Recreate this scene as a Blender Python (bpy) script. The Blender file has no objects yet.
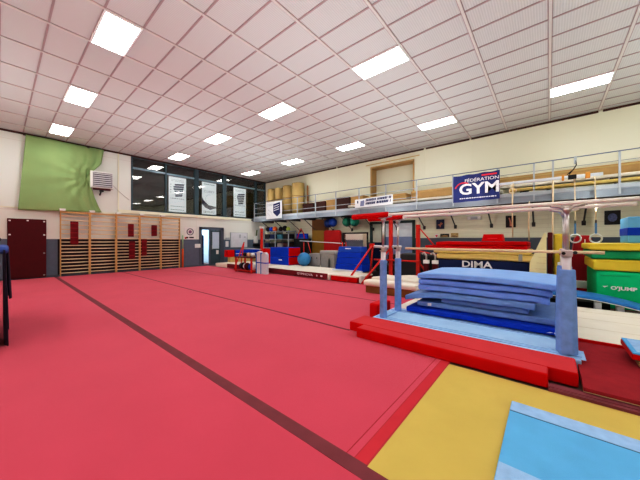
import bpy, bmesh, math, random
from mathutils import Vector, Matrix, noise
random.seed(4)
sc = bpy.context.scene
C = sc.collection
PI = math.pi

# ------------------------------------------------------------------ materials
def s2l(c):
    return tuple((v/12.92 if v <= .04045 else ((v+.055)/1.055)**2.4) for v in c)
_M = {}
def mat(name, col, rough=.6, metal=0., var=.06, scale=6., bump=0., bscale=200., spec=.25, col2=None, sheen=0.):
    """principled surface; col is linear rgb; a soft noise varies it, optional fine bump"""
    if name in _M: return _M[name]
    m = bpy.data.materials.new(name); m.use_nodes = True
    nt = m.node_tree; N = nt.nodes; L = nt.links
    b = N['Principled BSDF']
    b.inputs['Roughness'].default_value = rough
    b.inputs['Metallic'].default_value = metal
    b.inputs['Specular IOR Level'].default_value = spec
    if sheen: b.inputs['Sheen Weight'].default_value = sheen
    tc = N.new('ShaderNodeTexCoord')
    no = N.new('ShaderNodeTexNoise'); no.inputs['Scale'].default_value = scale; no.inputs['Detail'].default_value = 3
    L.new(tc.outputs['Object'], no.inputs['Vector'])
    mx = N.new('ShaderNodeMix'); mx.data_type = 'RGBA'
    c2 = col2 or tuple(min(1, v*(1+var*2)) for v in col)
    c1 = tuple(v*(1-var*2) for v in col) if not col2 else col
    mx.inputs[6].default_value = (*c1, 1); mx.inputs[7].default_value = (*c2, 1)
    L.new(no.outputs['Fac'], mx.inputs[0]); L.new(mx.outputs[2], b.inputs['Base Color'])
    if bump:
        n2 = N.new('ShaderNodeTexNoise'); n2.inputs['Scale'].default_value = bscale; n2.inputs['Detail'].default_value = 2
        L.new(tc.outputs['Object'], n2.inputs['Vector'])
        bp = N.new('ShaderNodeBump'); bp.inputs['Strength'].default_value = bump; bp.inputs['Distance'].default_value = .01
        L.new(n2.outputs['Fac'], bp.inputs['Height']); L.new(bp.outputs['Normal'], b.inputs['Normal'])
    _M[name] = m
    return m
def emis(name, col, s):
    m = bpy.data.materials.new(name); m.use_nodes = True
    b = m.node_tree.nodes['Principled BSDF']
    b.inputs['Base Color'].default_value = (*col, 1)
    b.inputs['Emission Color'].default_value = (*col, 1); b.inputs['Emission Strength'].default_value = s
    return m
def brickmat(name, c1, c2, mortar, bw, bh, ms, axis, bump=.3, rough=.6, offset=.5):
    m = bpy.data.materials.new(name); m.use_nodes = True
    nt = m.node_tree; N = nt.nodes; L = nt.links; b = N['Principled BSDF']; b.inputs['Roughness'].default_value = rough
    b.inputs['Specular IOR Level'].default_value = .3
    tc = N.new('ShaderNodeTexCoord'); sp = N.new('ShaderNodeSeparateXYZ'); cb = N.new('ShaderNodeCombineXYZ')
    L.new(tc.outputs['Object'], sp.inputs[0])
    L.new(sp.outputs[axis[0]], cb.inputs[0]); L.new(sp.outputs[axis[1]], cb.inputs[1])
    br = N.new('ShaderNodeTexBrick'); br.offset = offset
    br.inputs['Color1'].default_value = (*c1, 1); br.inputs['Color2'].default_value = (*c2, 1); br.inputs['Mortar'].default_value = (*mortar, 1)
    br.inputs['Scale'].default_value = 1; br.inputs['Mortar Size'].default_value = ms; br.inputs['Mortar Smooth'].default_value = .3
    br.inputs['Brick Width'].default_value = bw; br.inputs['Row Height'].default_value = bh
    L.new(cb.outputs[0], br.inputs['Vector']); L.new(br.outputs['Color'], b.inputs['Base Color'])
    bp = N.new('ShaderNodeBump'); bp.inputs['Strength'].default_value = bump; bp.inputs['Distance'].default_value = .01; bp.invert = True
    L.new(br.outputs['Fac'], bp.inputs['Height']); L.new(bp.outputs['Normal'], b.inputs['Normal'])
    return m

CREAM = (.79, .79, .63)
m_wall = mat('cream paint', CREAM, .7, var=.015, scale=1.2)
m_wallb = brickmat('cream painted block', CREAM, (.78, .77, .61), (.69, .67, .53), 60., .145, .008, (1, 2))
m_wallp = brickmat('cream wall cladding', CREAM, (.785, .785, .625), (.77, .765, .61), 60., .62, .005, (1, 2), .05, offset=0)
m_wallback = brickmat('cream cladding back', (.76, .79, .74), (.75, .78, .73), (.66, .67, .62), 3.6, 2.6, .010, (0, 2), .12, offset=0)
m_dado = mat('slate dado paint', (.095, .115, .15), .5, var=.05)
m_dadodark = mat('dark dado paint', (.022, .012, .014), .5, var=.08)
m_slate = mat('slate blue painted metal', (.055, .095, .115), .4, var=.04)
m_slate2 = mat('light slate metal', (.20, .30, .36), .4, var=.04)
m_steel = mat('grey painted steel', (.40, .45, .49), .4, var=.05, scale=3)
m_steeld = mat('dark steel', (.05, .05, .055), .5)
m_black = mat('black', (.012, .012, .014), .5)
m_white = mat('white paint', (.80, .80, .78), .5, var=.02)
m_chrome = mat('chrome', (.50, .47, .46), .28, metal=.95, var=.05, scale=20)
m_tan = mat('tan timber', (.50, .32, .13), .5, var=.10, scale=4)
m_tan2 = mat('tan vinyl', (.56, .41, .17), .5, var=.07, scale=3)
m_brown = mat('dark brown vinyl', (.075, .028, .022), .5, var=.12)
m_brownw = mat('brown timber', (.24, .11, .03), .5, var=.12)
m_barwood = mat('pale ash wood', (.86, .72, .50), .45, var=.06, scale=9)
m_rung = mat('rung wood', (.62, .39, .17), .45, var=.06, scale=9)
m_railw = mat('pinkish lacquered wood', (.80, .73, .69), .3, var=.05, scale=5)
m_red = mat('crimson vinyl', (.58, .002, .004), .5, spec=.08, var=.05, scale=4)
m_redc = mat('red carpet top', (.60, .045, .055), .9, var=.05, scale=5, bump=.2)
m_floorred = mat('red floor carpet', (.59, .070, .118), .92, var=.055, scale=1.1, bump=.25, bscale=320, spec=.15, sheen=.12)
m_maroon = mat('maroon strip', (.19, .045, .058), .85, var=.1)
m_maroonl = mat('maroon light', (.42, .035, .05), .9, var=.06)
m_dred = mat('dark red carpet', (.30, .018, .028), .95, var=.10, scale=8, bump=.3)
m_crim = mat('dark crimson pad', (.085, .001, .005), .55, var=.08)
m_yellow = mat('mustard carpet', (.60, .45, .125), .9, var=.05, scale=3, bump=.3, bscale=260, spec=.15)
m_yel = mat('yellow vinyl', (.80, .60, .06), .45, var=.04)
m_yelp = mat('pale yellow vinyl', (.76, .58, .20), .5, var=.05)
m_blu = mat('sky blue carpet', (.13, .43, .78), .9, var=.07, scale=5, bump=.3, bscale=260, spec=.15)
m_blul = mat('pale blue hook strip', (.32, .52, .88), .9, var=.12, scale=14, bump=.4)
m_bluv = mat('cornflower vinyl', (.20, .36, .84), .5, var=.09, scale=5, bump=.25, bscale=60)
m_bluv2 = mat('steel blue vinyl', (.19, .33, .64), .5, var=.10, scale=6, bump=.3, bscale=60)
m_bluv3 = mat('pale cornflower vinyl', (.24, .44, .92), .5, var=.07, scale=5, bump=.2, bscale=60)
m_royal = mat('royal blue vinyl', (.004, .05, .50), .45, spec=.12, var=.08)
m_padb = mat('blue suede pad', (.19, .35, .72), .8, var=.12, scale=14, bump=.3, bscale=150)
m_navy = mat('navy vinyl', (.010, .020, .085), .5, spec=.15, var=.1)
m_green = mat('green vinyl', (.005, .58, .23), .5, spec=.12, var=.08, scale=3)
m_greend = mat('dark green vinyl', (.006, .30, .12), .45)
m_beige = mat('cream carpet', (.80, .75, .64), .9, var=.06, scale=2.5, bump=.2)
m_bluetube = mat('blue foam cover', (.03, .19, .52), .5, var=.05)
m_curt = mat('green curtain cloth', (.27, .40, .175), .85, var=.06, scale=2)
m_grey = mat('grey vinyl', (.32, .31, .30), .55, var=.08)
m_lgrey = mat('pale grey vinyl', (.62, .66, .72), .5, var=.04)
m_redsteel = mat('red powder coated steel', (.62, .03, .02), .35, var=.05)
m_conc = mat('floor screed', (.16, .10, .09), .8, var=.1)
m_ceil = None
m_rope = mat('hemp rope', (.72, .58, .38), .8, var=.1)
m_glassy = None

def ceiling_mat():
    m = bpy.data.materials.new('ribbed ceiling tile'); m.use_nodes = True
    nt = m.node_tree; N = nt.nodes; L = nt.links; b = N['Principled BSDF']; b.inputs['Roughness'].default_value = .7
    b.inputs['Specular IOR Level'].default_value = .25
    tc = N.new('ShaderNodeTexCoord')
    w = N.new('ShaderNodeTexWave'); w.bands_direction = 'Y'; w.inputs['Scale'].default_value = 8.; w.inputs['Distortion'].default_value = 0
    L.new(tc.outputs['Object'], w.inputs['Vector'])
    no = N.new('ShaderNodeTexNoise'); no.inputs['Scale'].default_value = .9
    L.new(tc.outputs['Object'], no.inputs['Vector'])
    mx = N.new('ShaderNodeMix'); mx.data_type = 'RGBA'
    mx.inputs[6].default_value = (.50, .50, .49, 1); mx.inputs[7].default_value = (.57, .565, .55, 1)
    L.new(w.outputs['Fac'], mx.inputs[0])
    m2 = N.new('ShaderNodeMix'); m2.data_type = 'RGBA'; m2.blend_type = 'MULTIPLY'; m2.inputs[0].default_value = .25
    L.new(mx.outputs[2], m2.inputs[6]); L.new(no.outputs['Color'], m2.inputs[7])
    L.new(mx.outputs[2], b.inputs['Base Color'])
    bp = N.new('ShaderNodeBump'); bp.inputs['Strength'].default_value = .25; bp.inputs['Distance'].default_value = .01
    L.new(w.outputs['Fac'], bp.inputs['Height']); L.new(bp.outputs['Normal'], b.inputs['Normal'])
    return m
m_ceil = ceiling_mat()
def glass_mat(name, tint, refl=.0):
    m = bpy.data.materials.new(name); m.use_nodes = True
    nt = m.node_tree; N = nt.nodes; L = nt.links
    for n in list(N): N.remove(n)
    o = N.new('ShaderNodeOutputMaterial'); t = N.new('ShaderNodeBsdfTransparent'); g = N.new('ShaderNodeBsdfGlossy')
    t.inputs[0].default_value = (*tint, 1); g.inputs['Roughness'].default_value = .0
    f = N.new('ShaderNodeFresnel'); f.inputs[0].default_value = 1.5
    ad = N.new('ShaderNodeMath'); ad.operation = 'ADD'; ad.inputs[1].default_value = refl
    mx = N.new('ShaderNodeMixShader')
    L.new(f.outputs[0], ad.inputs[0]); L.new(ad.outputs[0], mx.inputs[0]); L.new(t.outputs[0], mx.inputs[1]); L.new(g.outputs[0], mx.inputs[2])
    L.new(mx.outputs[0], o.inputs[0])
    return m
m_glass = glass_mat('dark window glass', (.96, .98, .97), .05)
m_glass2 = glass_mat('door glass', (.8, .9, .95), .03)

# ------------------------------------------------------------------ mesh helpers
def wm(o):
    return (wm(o.parent) @ o.matrix_parent_inverse @ o.matrix_basis) if o.parent else o.matrix_basis.copy()
class MB:
    def __init__(s): s.bm = bmesh.new()
    def box(s, x0, x1, y0, y1, z0, z1, r=0, seg=2, M=None):
        t = bmesh.new()
        bmesh.ops.create_cube(t, size=1)
        for v in t.verts:
            v.co = Vector(((x0+x1)/2+v.co.x*(x1-x0), (y0+y1)/2+v.co.y*(y1-y0), (z0+z1)/2+v.co.z*(z1-z0)))
        if r: bmesh.ops.bevel(t, geom=t.edges[:], offset=r, segments=seg, affect='EDGES', profile=.5)
        s._in(t, M); return s
    def _in(s, t, M=None):
        if M is not None: bmesh.ops.transform(t, matrix=M, verts=t.verts)
        me = bpy.data.meshes.new('t'); t.to_mesh(me); t.free(); s.bm.from_mesh(me); bpy.data.meshes.remove(me)
    def tube(s, pts, r, n=10, closed=False, caps=True):
        """swept round tube through points; r scalar or list"""
        P = [Vector(p) for p in pts]; k = len(P)
        rs = r if isinstance(r, (list, tuple)) else [r]*k
        rings = []; up = None
        for i, p in enumerate(P):
            if closed: d = (P[(i+1) % k]-P[i-1])
            else: d = (P[min(i+1, k-1)]-P[max(i-1, 0)])
            d.normalize()
            if up is None: up = Vector((0, 0, 1)) if abs(d.z) < .9 else Vector((1, 0, 0))
            a = d.cross(up).normalized(); b = a.cross(d).normalized(); up = b
            rings.append([s.bm.verts.new(p+a*math.cos(2*PI*j/n)*rs[i]+b*math.sin(2*PI*j/n)*rs[i]) for j in range(n)])
        for i in range(k if closed else k-1):
            A = rings[i]; B = rings[(i+1) % k]
            for j in range(n):
                f = s.bm.faces.new((A[j], A[(j+1) % n], B[(j+1) % n], B[j])); f.smooth = True
        if caps and not closed:
            s.bm.faces.new(rings[0]); s.bm.faces.new(rings[-1][::-1])
        return s
    def cyl(s, p0, p1, r, n=12, r1=None):
        return s.tube([p0, p1], [r, r if r1 is None else r1], n)
    def sphere(s, c, r, u=20, v=12, sz=1):
        t = bmesh.new(); bmesh.ops.create_uvsphere(t, u_segments=u, v_segments=v, radius=r)
        for w in t.verts: w.co = Vector((w.co.x, w.co.y, w.co.z*sz))+Vector(c)
        for f in t.faces: f.smooth = True
        s._in(t); return s
    def prism(s, poly, axis, a, b):
        """extrude 2D polygon; axis 'x': poly is (y,z); 'y': (x,z); 'z': (x,y)"""
        def mk(p, t):
            return {'x': (t, p[0], p[1]), 'y': (p[0], t, p[1]), 'z': (p[0], p[1], t)}[axis]
        A = [s.bm.verts.new(mk(p, a)) for p in poly]; B = [s.bm.verts.new(mk(p, b)) for p in poly]
        n = len(poly)
        s.bm.faces.new(A); s.bm.faces.new(B[::-1])
        for i in range(n): s.bm.faces.new((A[i], B[i], B[(i+1) % n], A[(i+1) % n]))
        return s
    def soft(s, x0, x1, y0, y1, z0, z1, r=.03, fn=None, nx=8, ny=14, nz=0):
        """rounded cushion-like slab, cut finely so fn(v) can bend it"""
        t = bmesh.new(); bmesh.ops.create_cube(t, size=1)
        for v in t.verts:
            v.co = Vector(((x0+x1)/2+v.co.x*(x1-x0), (y0+y1)/2+v.co.y*(y1-y0), (z0+z1)/2+v.co.z*(z1-z0)))
        bmesh.ops.bevel(t, geom=t.edges[:], offset=r, segments=4, affect='EDGES', profile=.5)
        for i in range(1, nx):
            bmesh.ops.bisect_plane(t, geom=t.verts[:]+t.edges[:]+t.faces[:], plane_co=(x0+(x1-x0)*i/nx, 0, 0), plane_no=(1, 0, 0))
        for i in range(1, ny):
            bmesh.ops.bisect_plane(t, geom=t.verts[:]+t.edges[:]+t.faces[:], plane_co=(0, y0+(y1-y0)*i/ny, 0), plane_no=(0, 1, 0))
        for i in range(1, nz):
            bmesh.ops.bisect_plane(t, geom=t.verts[:]+t.edges[:]+t.faces[:], plane_co=(0, 0, z0+(z1-z0)*i/nz), plane_no=(0, 0, 1))
        if fn:
            for v in t.verts: v.co = Vector(fn(v.co.copy()))
        for f in t.faces: f.smooth = True
        s._in(t); return s
    def build(s, name, m, parent=None):
        bmesh.ops.recalc_face_normals(s.bm, faces=s.bm.faces[:])
        me = bpy.data.meshes.new(name); s.bm.to_mesh(me); s.bm.free()
        o = bpy.data.objects.new(name, me); C.objects.link(o)
        me.materials.append(m)
        if parent:
            o.parent = parent; o.matrix_parent_inverse = wm(parent).inverted()
        return o
def tag(o, label, cat, group=None, kind=None):
    o['label'] = label; o['category'] = cat
    if group: o['group'] = group
    if kind: o['kind'] = kind
    return o
def thing(name, label, cat, loc=(0, 0, 0), group=None):
    o = bpy.data.objects.new(name, None); C.objects.link(o); o.location = loc; o.empty_display_size = .1
    return tag(o, label, cat, group)
def struct(o, label=None, cat=None):
    o['kind'] = 'structure'
    if label: o['label'] = label
    if cat: o['category'] = cat
    return o
def copy_tree(o, off, label=None, group=None):
    def cp(x, parent):
        c = x.copy(); C.objects.link(c)
        if parent:
            mi = x.matrix_parent_inverse.copy(); c.parent = parent; c.matrix_parent_inverse = mi
        for ch in list(x.children): cp(ch, c)
        return c
    r = cp(o, None); r.location = Vector(o.location)+Vector(off)
    if label: r['label'] = label
    if group: r['group'] = group
    return r
def text(name, body, size, origin, xdir, ydir, m, parent, extr=.002, align='CENTER', sx=1., bold=0., italic=0.):
    """flat lettering laid with its baseline along xdir and its height along ydir"""
    cu = bpy.data.curves.new(name, 'FONT'); cu.body = body; cu.size = size; cu.align_x = align; cu.align_y = 'CENTER'
    cu.extrude = extr; cu.offset = bold; cu.shear = italic; cu.resolution_u = 3
    t = bpy.data.objects.new(name+'_tmp', cu); C.objects.link(t)
    dg = bpy.context.evaluated_depsgraph_get()
    me = bpy.data.meshes.new_from_object(t.evaluated_get(dg)); bpy.data.objects.remove(t); bpy.data.curves.remove(cu)
    X = Vector(xdir).normalized(); Y = Vector(ydir).normalized(); Zv = X.cross(Y)
    Mx = Matrix((X*sx, Y, Zv)).transposed().to_4x4(); Mx.translation = Vector(origin)
    me.transform(Mx); me.materials.clear(); me.materials.append(m)
    o = bpy.data.objects.new(name, me); C.objects.link(o)
    if parent:
        o.parent = parent; o.matrix_parent_inverse = wm(parent).inverted()
    return o

# ------------------------------------------------------------------ camera
cam = bpy.data.cameras.new('camera'); co = bpy.data.objects.new('camera', cam); C.objects.link(co)
co.location = (0, 0, 1.45); co.rotation_euler = (math.radians(90), 0, math.radians(-49.9))
cam.sensor_width = 36; cam.lens = 271/640*36; cam.clip_start = .05; cam.clip_end = 100; cam.shift_y = .0005
sc.camera = co
sc.view_settings.view_transform = 'Standard'
sc.view_settings.look = 'None'
sc.view_settings.exposure = 0.0
sc.view_settings.use_curve_mapping = True
cm = sc.view_settings.curve_mapping; cc = cm.curves[3]
for p in [(.04, .024), (.18, .155), (.6, .63)]: cc.points.new(*p)
cm.update()
w = bpy.data.worlds.new('World'); sc.world = w; w.use_nodes = True
w.node_tree.nodes['Background'].inputs[0].default_value = (.8, .85, 1, 1); w.node_tree.nodes['Background'].inputs[1].default_value = .3

# ------------------------------------------------------------------ room shell
X0, X1, Y0, Y1, H = -3.2, 12.1, -6.5, 15.2, 5.52
struct(MB().box(X0, X1+2.2, Y0, Y1+3, -.12, -.02).build('floor', m_conc))
c = struct(MB().box(X0, X1+.2, Y0, Y1+2.6, H, H+.1).build('ceiling', m_ceil))
struct(MB().box(X0-.2, X0, Y0, Y1+.2, -.12, H).build('wall_west', m_wall))
struct(MB().box(X0, X1, Y0-.2, Y0, -.12, H).build('wall_south', m_wall))
# back wall with the door opening and the high windows cut out
b = MB()
b.box(X0, 7.5, Y1, Y1+.2, -.12, 2.87); b.box(7.5, 8.75, Y1, Y1+.2, 2.15, 2.87); b.box(8.75, X1+.2, Y1, Y1+.2, -.12, 2.87)
b.box(X0, 4.07, Y1, Y1+.2, 2.87, H)
struct(b.build('wall_north', m_wallback))
# window-side wall above the deck has the niche cut out; block-work below
YN0, YN1 = 4.62, 6.85
b = MB()
b.box(X1, X1+.2, Y0, YN0, 2.7, H); b.box(X1, X1+.2, YN1, Y1, 2.7, H); b.box(X1, X1+.2, YN0, YN1, 5.12, H)
struct(b.build('wall_east', m_wallp))
b = MB(); b.box(X1, X1+.2, Y0, 4.6, -.12, 2.7); b.box(X1, X1+.2, 6.83, Y1, -.12, 2.7); b.box(X1, X1+.2, 4.6, 6.83, 2.36, 2.7)
struct(b.build('wall_east_block', m_wallb))
# niche lined with timber
b = MB(); b.box(X1-.03, X1+.55, YN0, YN0+.06, 2.7, 5.12); b.box(X1-.03, X1+.55, YN1-.06, YN1, 2.7, 5.12); b.box(X1-.03, X1+.55, YN0, YN1, 5.05, 5.12)
struct(b.build('trim_1', m_tan))
struct(MB().box(X1+.5, X1+.6, YN0, YN1, 2.7, 5.12).build('wall_niche', m_wall))
struct(MB().box(X1-.06, X1-.03, YN0-.25, YN1+.25, 5.22, 5.25).build('trim_2', m_tan2))
# dark band under the ceiling, broken at panel joints
b = MB(); y = Y1
for y0, y1 in [(9.0, 15.2), (4.2, 8.9), (2.4, 4.1), (-1.2, 2.33), (-6.5, -1.3)]:
    b.box(X1-.03, X1, y0, y1, 5.44, 5.50)
struct(b.build('trim_3', m_brown))
struct(MB().box(X0, X1, Y1-.03, Y1, 5.45, 5.52).build('trim_4', m_brown))
b = MB()
for y in (8.95, 4.15, 2.36, -1.25): b.box(X1-.012, X1, y-.02, y+.02, 2.9, 5.44)
struct(b.build('trim_5', m_wall))
# dado paint as thin skins on the walls
struct(MB().box(X1-.012, X1, Y0, 4.58, 0, 1.55).box(X1-.012, X1, 6.85, Y1, 0, 1.35).build('baseboard_east', m_dado))
b = MB(); b.box(X0, 1.55, Y1-.012, Y1, 0, 1.5); b.box(6.32, 7.38, Y1-.012, Y1, 0, 1.5); b.box(8.86, X1, Y1-.012, Y1, 0, 1.5)
struct(b.build('baseboard_north', mat('light slate dado', (.13, .165, .22), .6)))
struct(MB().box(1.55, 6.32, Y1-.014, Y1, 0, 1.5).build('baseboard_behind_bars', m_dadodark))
struct(MB().box(3.55, X1, Y1-.10, Y1, 2.72, 2.87, .01).build('trim_6', m_wall))
struct(MB().box(3.55, 3.60, Y1-.03, Y1, 2.87, 5.45).box(X0, 3.55, Y1-.02, Y1, 2.66, 2.70).build('trim_7', m_wall))

# ceiling rails: 0.593 m x 1.195 m cells
GX = [1.2+.593*k for k in range(-8, 19)]
GY = [-.03+1.195*k for k in range(-5, 13)]
m_railc = mat('ceiling rail pale', (.60, .56, .53), .5, var=.03)
m_railm = mat('ceiling joint mauve', (.36, .27, .27), .6, var=.05)
b = MB()
for gy in GY:
    b.box(X0, X1, gy-.022, gy+.022, H-.018, H)
struct(b.build('trim_8', m_railc))
b = MB()
for gy in GY:
    for s in (-1, 1): b.box(X0, X1, gy+s*.030-.006, gy+s*.030+.006, H-.006, H)
for gx in GX:
    b.box(gx-.016, gx+.016, Y0, Y1, H-.012, H)
struct(b.build('trim_9', m_railm))

# ------------------------------------------------------------------ ceiling lights
LS = 19.5
def light_mat():
    m = bpy.data.materials.new('lit diffuser'); m.use_nodes = True
    nt = m.node_tree; N = nt.nodes; L = nt.links; b = N['Principled BSDF']
    tc = N.new('ShaderNodeTexCoord')
    wv = N.new('ShaderNodeTexWave'); wv.bands_direction = 'X'; wv.inputs['Scale'].default_value = 2.1
    L.new(tc.outputs['Object'], wv.inputs['Vector'])
    mr = N.new('ShaderNodeMapRange'); mr.inputs[3].default_value = LS*.8; mr.inputs[4].default_value = LS*1.15
    L.new(wv.outputs['Fac'], mr.inputs[0]); L.new(mr.outputs[0], b.inputs['Emission Strength'])
    b.inputs['Emission Color'].default_value = (1, .965, .93, 1); b.inputs['Base Color'].default_value = (.8, .8, .8, 1)
    return m
m_light = light_mat()
cols = [-2.358+.0, 1.2+0, 1.2+.593*7, 1.2+.593*14]
rows = [-4, -1, 2, 5, 8, 11]
first = None; m_strut = mat('strut steel', (.07, .075, .08), .5)
def lamp_label(i, j):
    c = ['outermost row', 'row over the dark floor stripe', 'middle row', 'row beside the gallery'][i]
    r = ['sixth from the windows', 'fifth from the windows', 'fourth from the windows', 'third from the windows', 'second from the windows', 'first by the windows'][j]
    return f'lit ceiling light, {c}, {r}'
for i, cx in enumerate(cols):
    for j, k in enumerate(rows):
        y0 = -.03+1.195*k
        lab = lamp_label(i, j)
        if first is None:
            first = thing('ceiling_light', lab, 'light', (cx, y0, H-.03), 'recessed ceiling lights')
            MB().box(cx+.03, cx+.563, y0+.03, y0+1.165, H-.030, H-.022).build('diffuser', m_light, first)
            b = MB()
            b.box(cx+.0, cx+.03, y0, y0+1.195, H-.034, H-.018); b.box(cx+.563, cx+.593, y0, y0+1.195, H-.034, H-.018)
            b.box(cx+.03, cx+.563, y0, y0+.03, H-.034, H-.018); b.box(cx+.03, cx+.563, y0+1.165, y0+1.195, H-.034, H-.018)
            lf = b.build('frame', m_white, first)
            b = MB()
            for q in range(1, 4): b.box(cx+.593*q/4-.006, cx+.593*q/4+.006, y0+.03, y0+1.165, H-.040, H-.031)
            for q in range(1, 14): b.box(cx+.03, cx+.563, y0+1.195*q/14-.003, y0+1.195*q/14+.003, H-.038, H-.032)
            b.build('louver', m_white, lf)
            ox, oy = cx, y0
        else:
            copy_tree(first, (cx-ox, y0-oy, 0), lab, 'recessed ceiling lights')

for ly in (-4, -1, 2, 5, 8, 11, 13.8):  # unseen fill points added to brighten the dim space under the gallery
    la = bpy.data.lights.new('gallery_fill', 'POINT'); la.energy = 16; la.shadow_soft_size = .0; la.color = (1, .97, .92)
    lo = bpy.data.objects.new('gallery_fill', la); C.objects.link(lo); lo.location = (10.4, ly, 2.35)
# added soft fill facing up, no real fixtures: ceiling bounce evens out the hall
for (lx, ly) in [(-1, -3.5), (-1, 3.5), (-1, 10.5), (4.2, -3.5), (4.2, 3.5), (4.2, 10.5), (8.6, -3.5), (8.6, 3.5), (8.6, 10.5)]:
    la = bpy.data.lights.new('ceiling_fill', 'AREA'); la.shape = 'RECTANGLE'; la.size = 3.; la.size_y = 4.; la.energy = 74; la.color = (.93, 1., 1.)
    lo = bpy.data.objects.new('ceiling_fill', la); C.objects.link(lo); lo.location = (lx, ly, 2.4); lo.rotation_euler = (PI, 0, 0)

# ------------------------------------------------------------------ high window band in the north wall
wy = Y1
xs = [(4.07, 5.62), (5.62, 7.22), (7.22, 8.96), (8.96, 11.28), (11.28, 12.1)]
fr = MB()
for x, wd in [(4.11, .07), (5.62, .07), (7.22, .24), (8.96, .24), (11.28, .16), (12.06, .07)]:
    fr.box(x-wd/2, x+wd/2, wy-.02, wy+.12, 2.87, H)
fr.box(4.07, X1, wy-.01, wy+.10, 2.87, 2.93); fr.box(4.07, X1, wy-.01, wy+.10, 5.42, H)
struct(fr.build('window_frame', m_slate), 'slate blue frame of the high windows', 'window frame')
fr = MB()
for (a, d) in xs: fr.box(a+.03, d-.03, wy, wy+.09, 4.88, 4.97)
struct(fr.build('window_transom', m_slate2), 'transom bars of the high windows', 'window frame')
for n, (a, d) in enumerate(xs):
    o = MB().box(a+.03, d-.03, wy+.040, wy+.046, 2.92, 5.44).build('window_%d' % (n+1), m_glass); struct(o)
# room behind the windows (dark) 
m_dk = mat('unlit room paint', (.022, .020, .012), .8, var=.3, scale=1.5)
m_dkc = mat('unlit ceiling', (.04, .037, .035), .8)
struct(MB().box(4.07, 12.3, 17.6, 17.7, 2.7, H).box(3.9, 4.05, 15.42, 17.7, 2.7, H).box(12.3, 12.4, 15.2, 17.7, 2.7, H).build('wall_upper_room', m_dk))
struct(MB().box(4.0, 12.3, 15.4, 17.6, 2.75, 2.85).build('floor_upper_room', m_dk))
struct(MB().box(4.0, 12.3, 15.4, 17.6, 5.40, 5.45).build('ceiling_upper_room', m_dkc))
# corridor behind the door
m_corr = mat('pale corridor paint', (.60, .72, .82), .7)
b = MB(); b.box(7.2, 9.0, 17.2, 17.3, -.1, 2.5); b.box(7.2, 7.3, 15.4, 17.2, -.1, 2.5); b.box(9.0, 9.1, 15.4, 17.2, -.1, 2.5); b.box(7.2, 9.0, 15.4, 17.2, 2.5, 2.6)
struct(b.build('wall_corridor', m_corr))
o = MB().box(7.8, 8.6, 16.0, 16.5, 2.44, 2.49).build('corridor_light', emis('corridor lamp', (.85, .95, 1), 45))
tag(o, 'lit corridor ceiling panel beyond the doorway', 'light')

# window banners standing inside the glass
m_ban = mat('white banner cloth', (.86, .88, .90), .6, var=.015)
m_banglow = mat('self-glowing banner cloth', (.86, .88, .90), .6, var=.015)
_b = m_banglow.node_tree.nodes['Principled BSDF']; _b.inputs['Emission Color'].default_value = (.85, .92, 1, 1); _b.inputs['Emission Strength'].default_value = .38  # faint glow put into the cloth so it reads bright behind the glass
m_bnavy = mat('banner navy print', (.025, .035, .12), .6)
m_bgrey = mat('banner grey print', (.45, .48, .52), .6)
def shield(m, cx, cz, w, h, yy, parent, flip=1):
    b = MB(); n = 6
    for i in range(n):
        z = cz+h/2-h*i/n; zz = z-h/n*.72
        t = i/(n-1); l = -.5+.16*(t if t > .55 else 0)+(.12 if i == 0 else 0); r = .5-.18*t
        b.prism([(cx+flip*w*l, z-.03), (cx+flip*w*l+flip*.03, zz-.02), (cx+flip*w*r, zz+.03), (cx+flip*w*(r+.05), z+.03)], 'y', yy, yy-.004)
    return b.build('shield_logo', m, parent)
def text_rows(cx, zs, w, yy, parent, hh=.028):
    b = MB()
    for z in zs:
        x = cx-w/2
        while x < cx+w/2-.03:
            l = random.uniform(.03, .11); b.box(x, min(x+l, cx+w/2), yy-.004, yy, z, z+hh); x += l+.025
    return b.build('print_rows', m_bgrey, parent)
def window_banner(x0, x1, z0, z1, kind, label):
    yy = 15.33; cx = (x0+x1)/2
    t = thing('window_banner', label, 'banner', (cx, yy, z0), 'tall printed banners in the high windows')
    MB().box(x0, x1, yy, yy+.012, z0, z1).build('cloth', m_banglow, t)
    MB().cyl((x0, yy, z1), (x1, yy, z1), .015, 8).cyl((x0, yy, z0+.01), (x1, yy, z0+.01), .015, 8).build('rod', m_steel, t)
    W = x1-x0
    if kind == 0:
        shield(m_bnavy, cx+.06*W, z1-.72, W*.62, .72, yy, t)
        text_rows(cx, [z1-.17, z1-.24], W*.7, yy, t)
        text_rows(cx, [z0+.12, z0+.30, z0+.72], W*.8, yy, t, .04)
        for i in range(4): MB().box(x0+.08, x0+.13, yy-.004, yy, z1-.45-.14*i, z1-.40-.14*i).build('print_mark', m_bgrey, t)
    else:
        text_rows(cx, [z1-.15], W*.75, yy, t, .05)
        text('lettering', 'COREY', .2, (cx, yy-.004, z1-.55), (1, 0, 0), (0, 0, 1), m_bgrey, t, .001)
        text_rows(cx, [z0+.10, z0+.17], W*.8, yy, t, .04)
        b = MB(); b.tube([(cx+.22*math.cos(a), yy-.003, z1-.98+.27*math.sin(a)) for a in [i*.4 for i in range(3, 13)]], .007, 4); b.build('line_drawing', m_bgrey, t)
        b = MB()
        A = [(x0, z0+1.0), (x0+.12*W, z0+.82), (x0+.45*W, z0+.56), (x1, z0+.50), (x1, z0+.42), (x0+.55*W, z0+.30), (x0+.2*W, z0+.42), (x0, z0+.62)]
        b.prism(A, 'y', yy, yy-.003); b.build('swoosh', m_bnavy, t)
        b = MB()
        for i in range(3): b.tube([(x0+.08*W, yy-.004, z0+.66-.07*i), (x0+.5*W, yy-.004, z0+.50-.06*i), (x1, yy-.004, z0+.47-.02*i)], .007, 4)
        b.build('stripe', m_ban, t)
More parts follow.
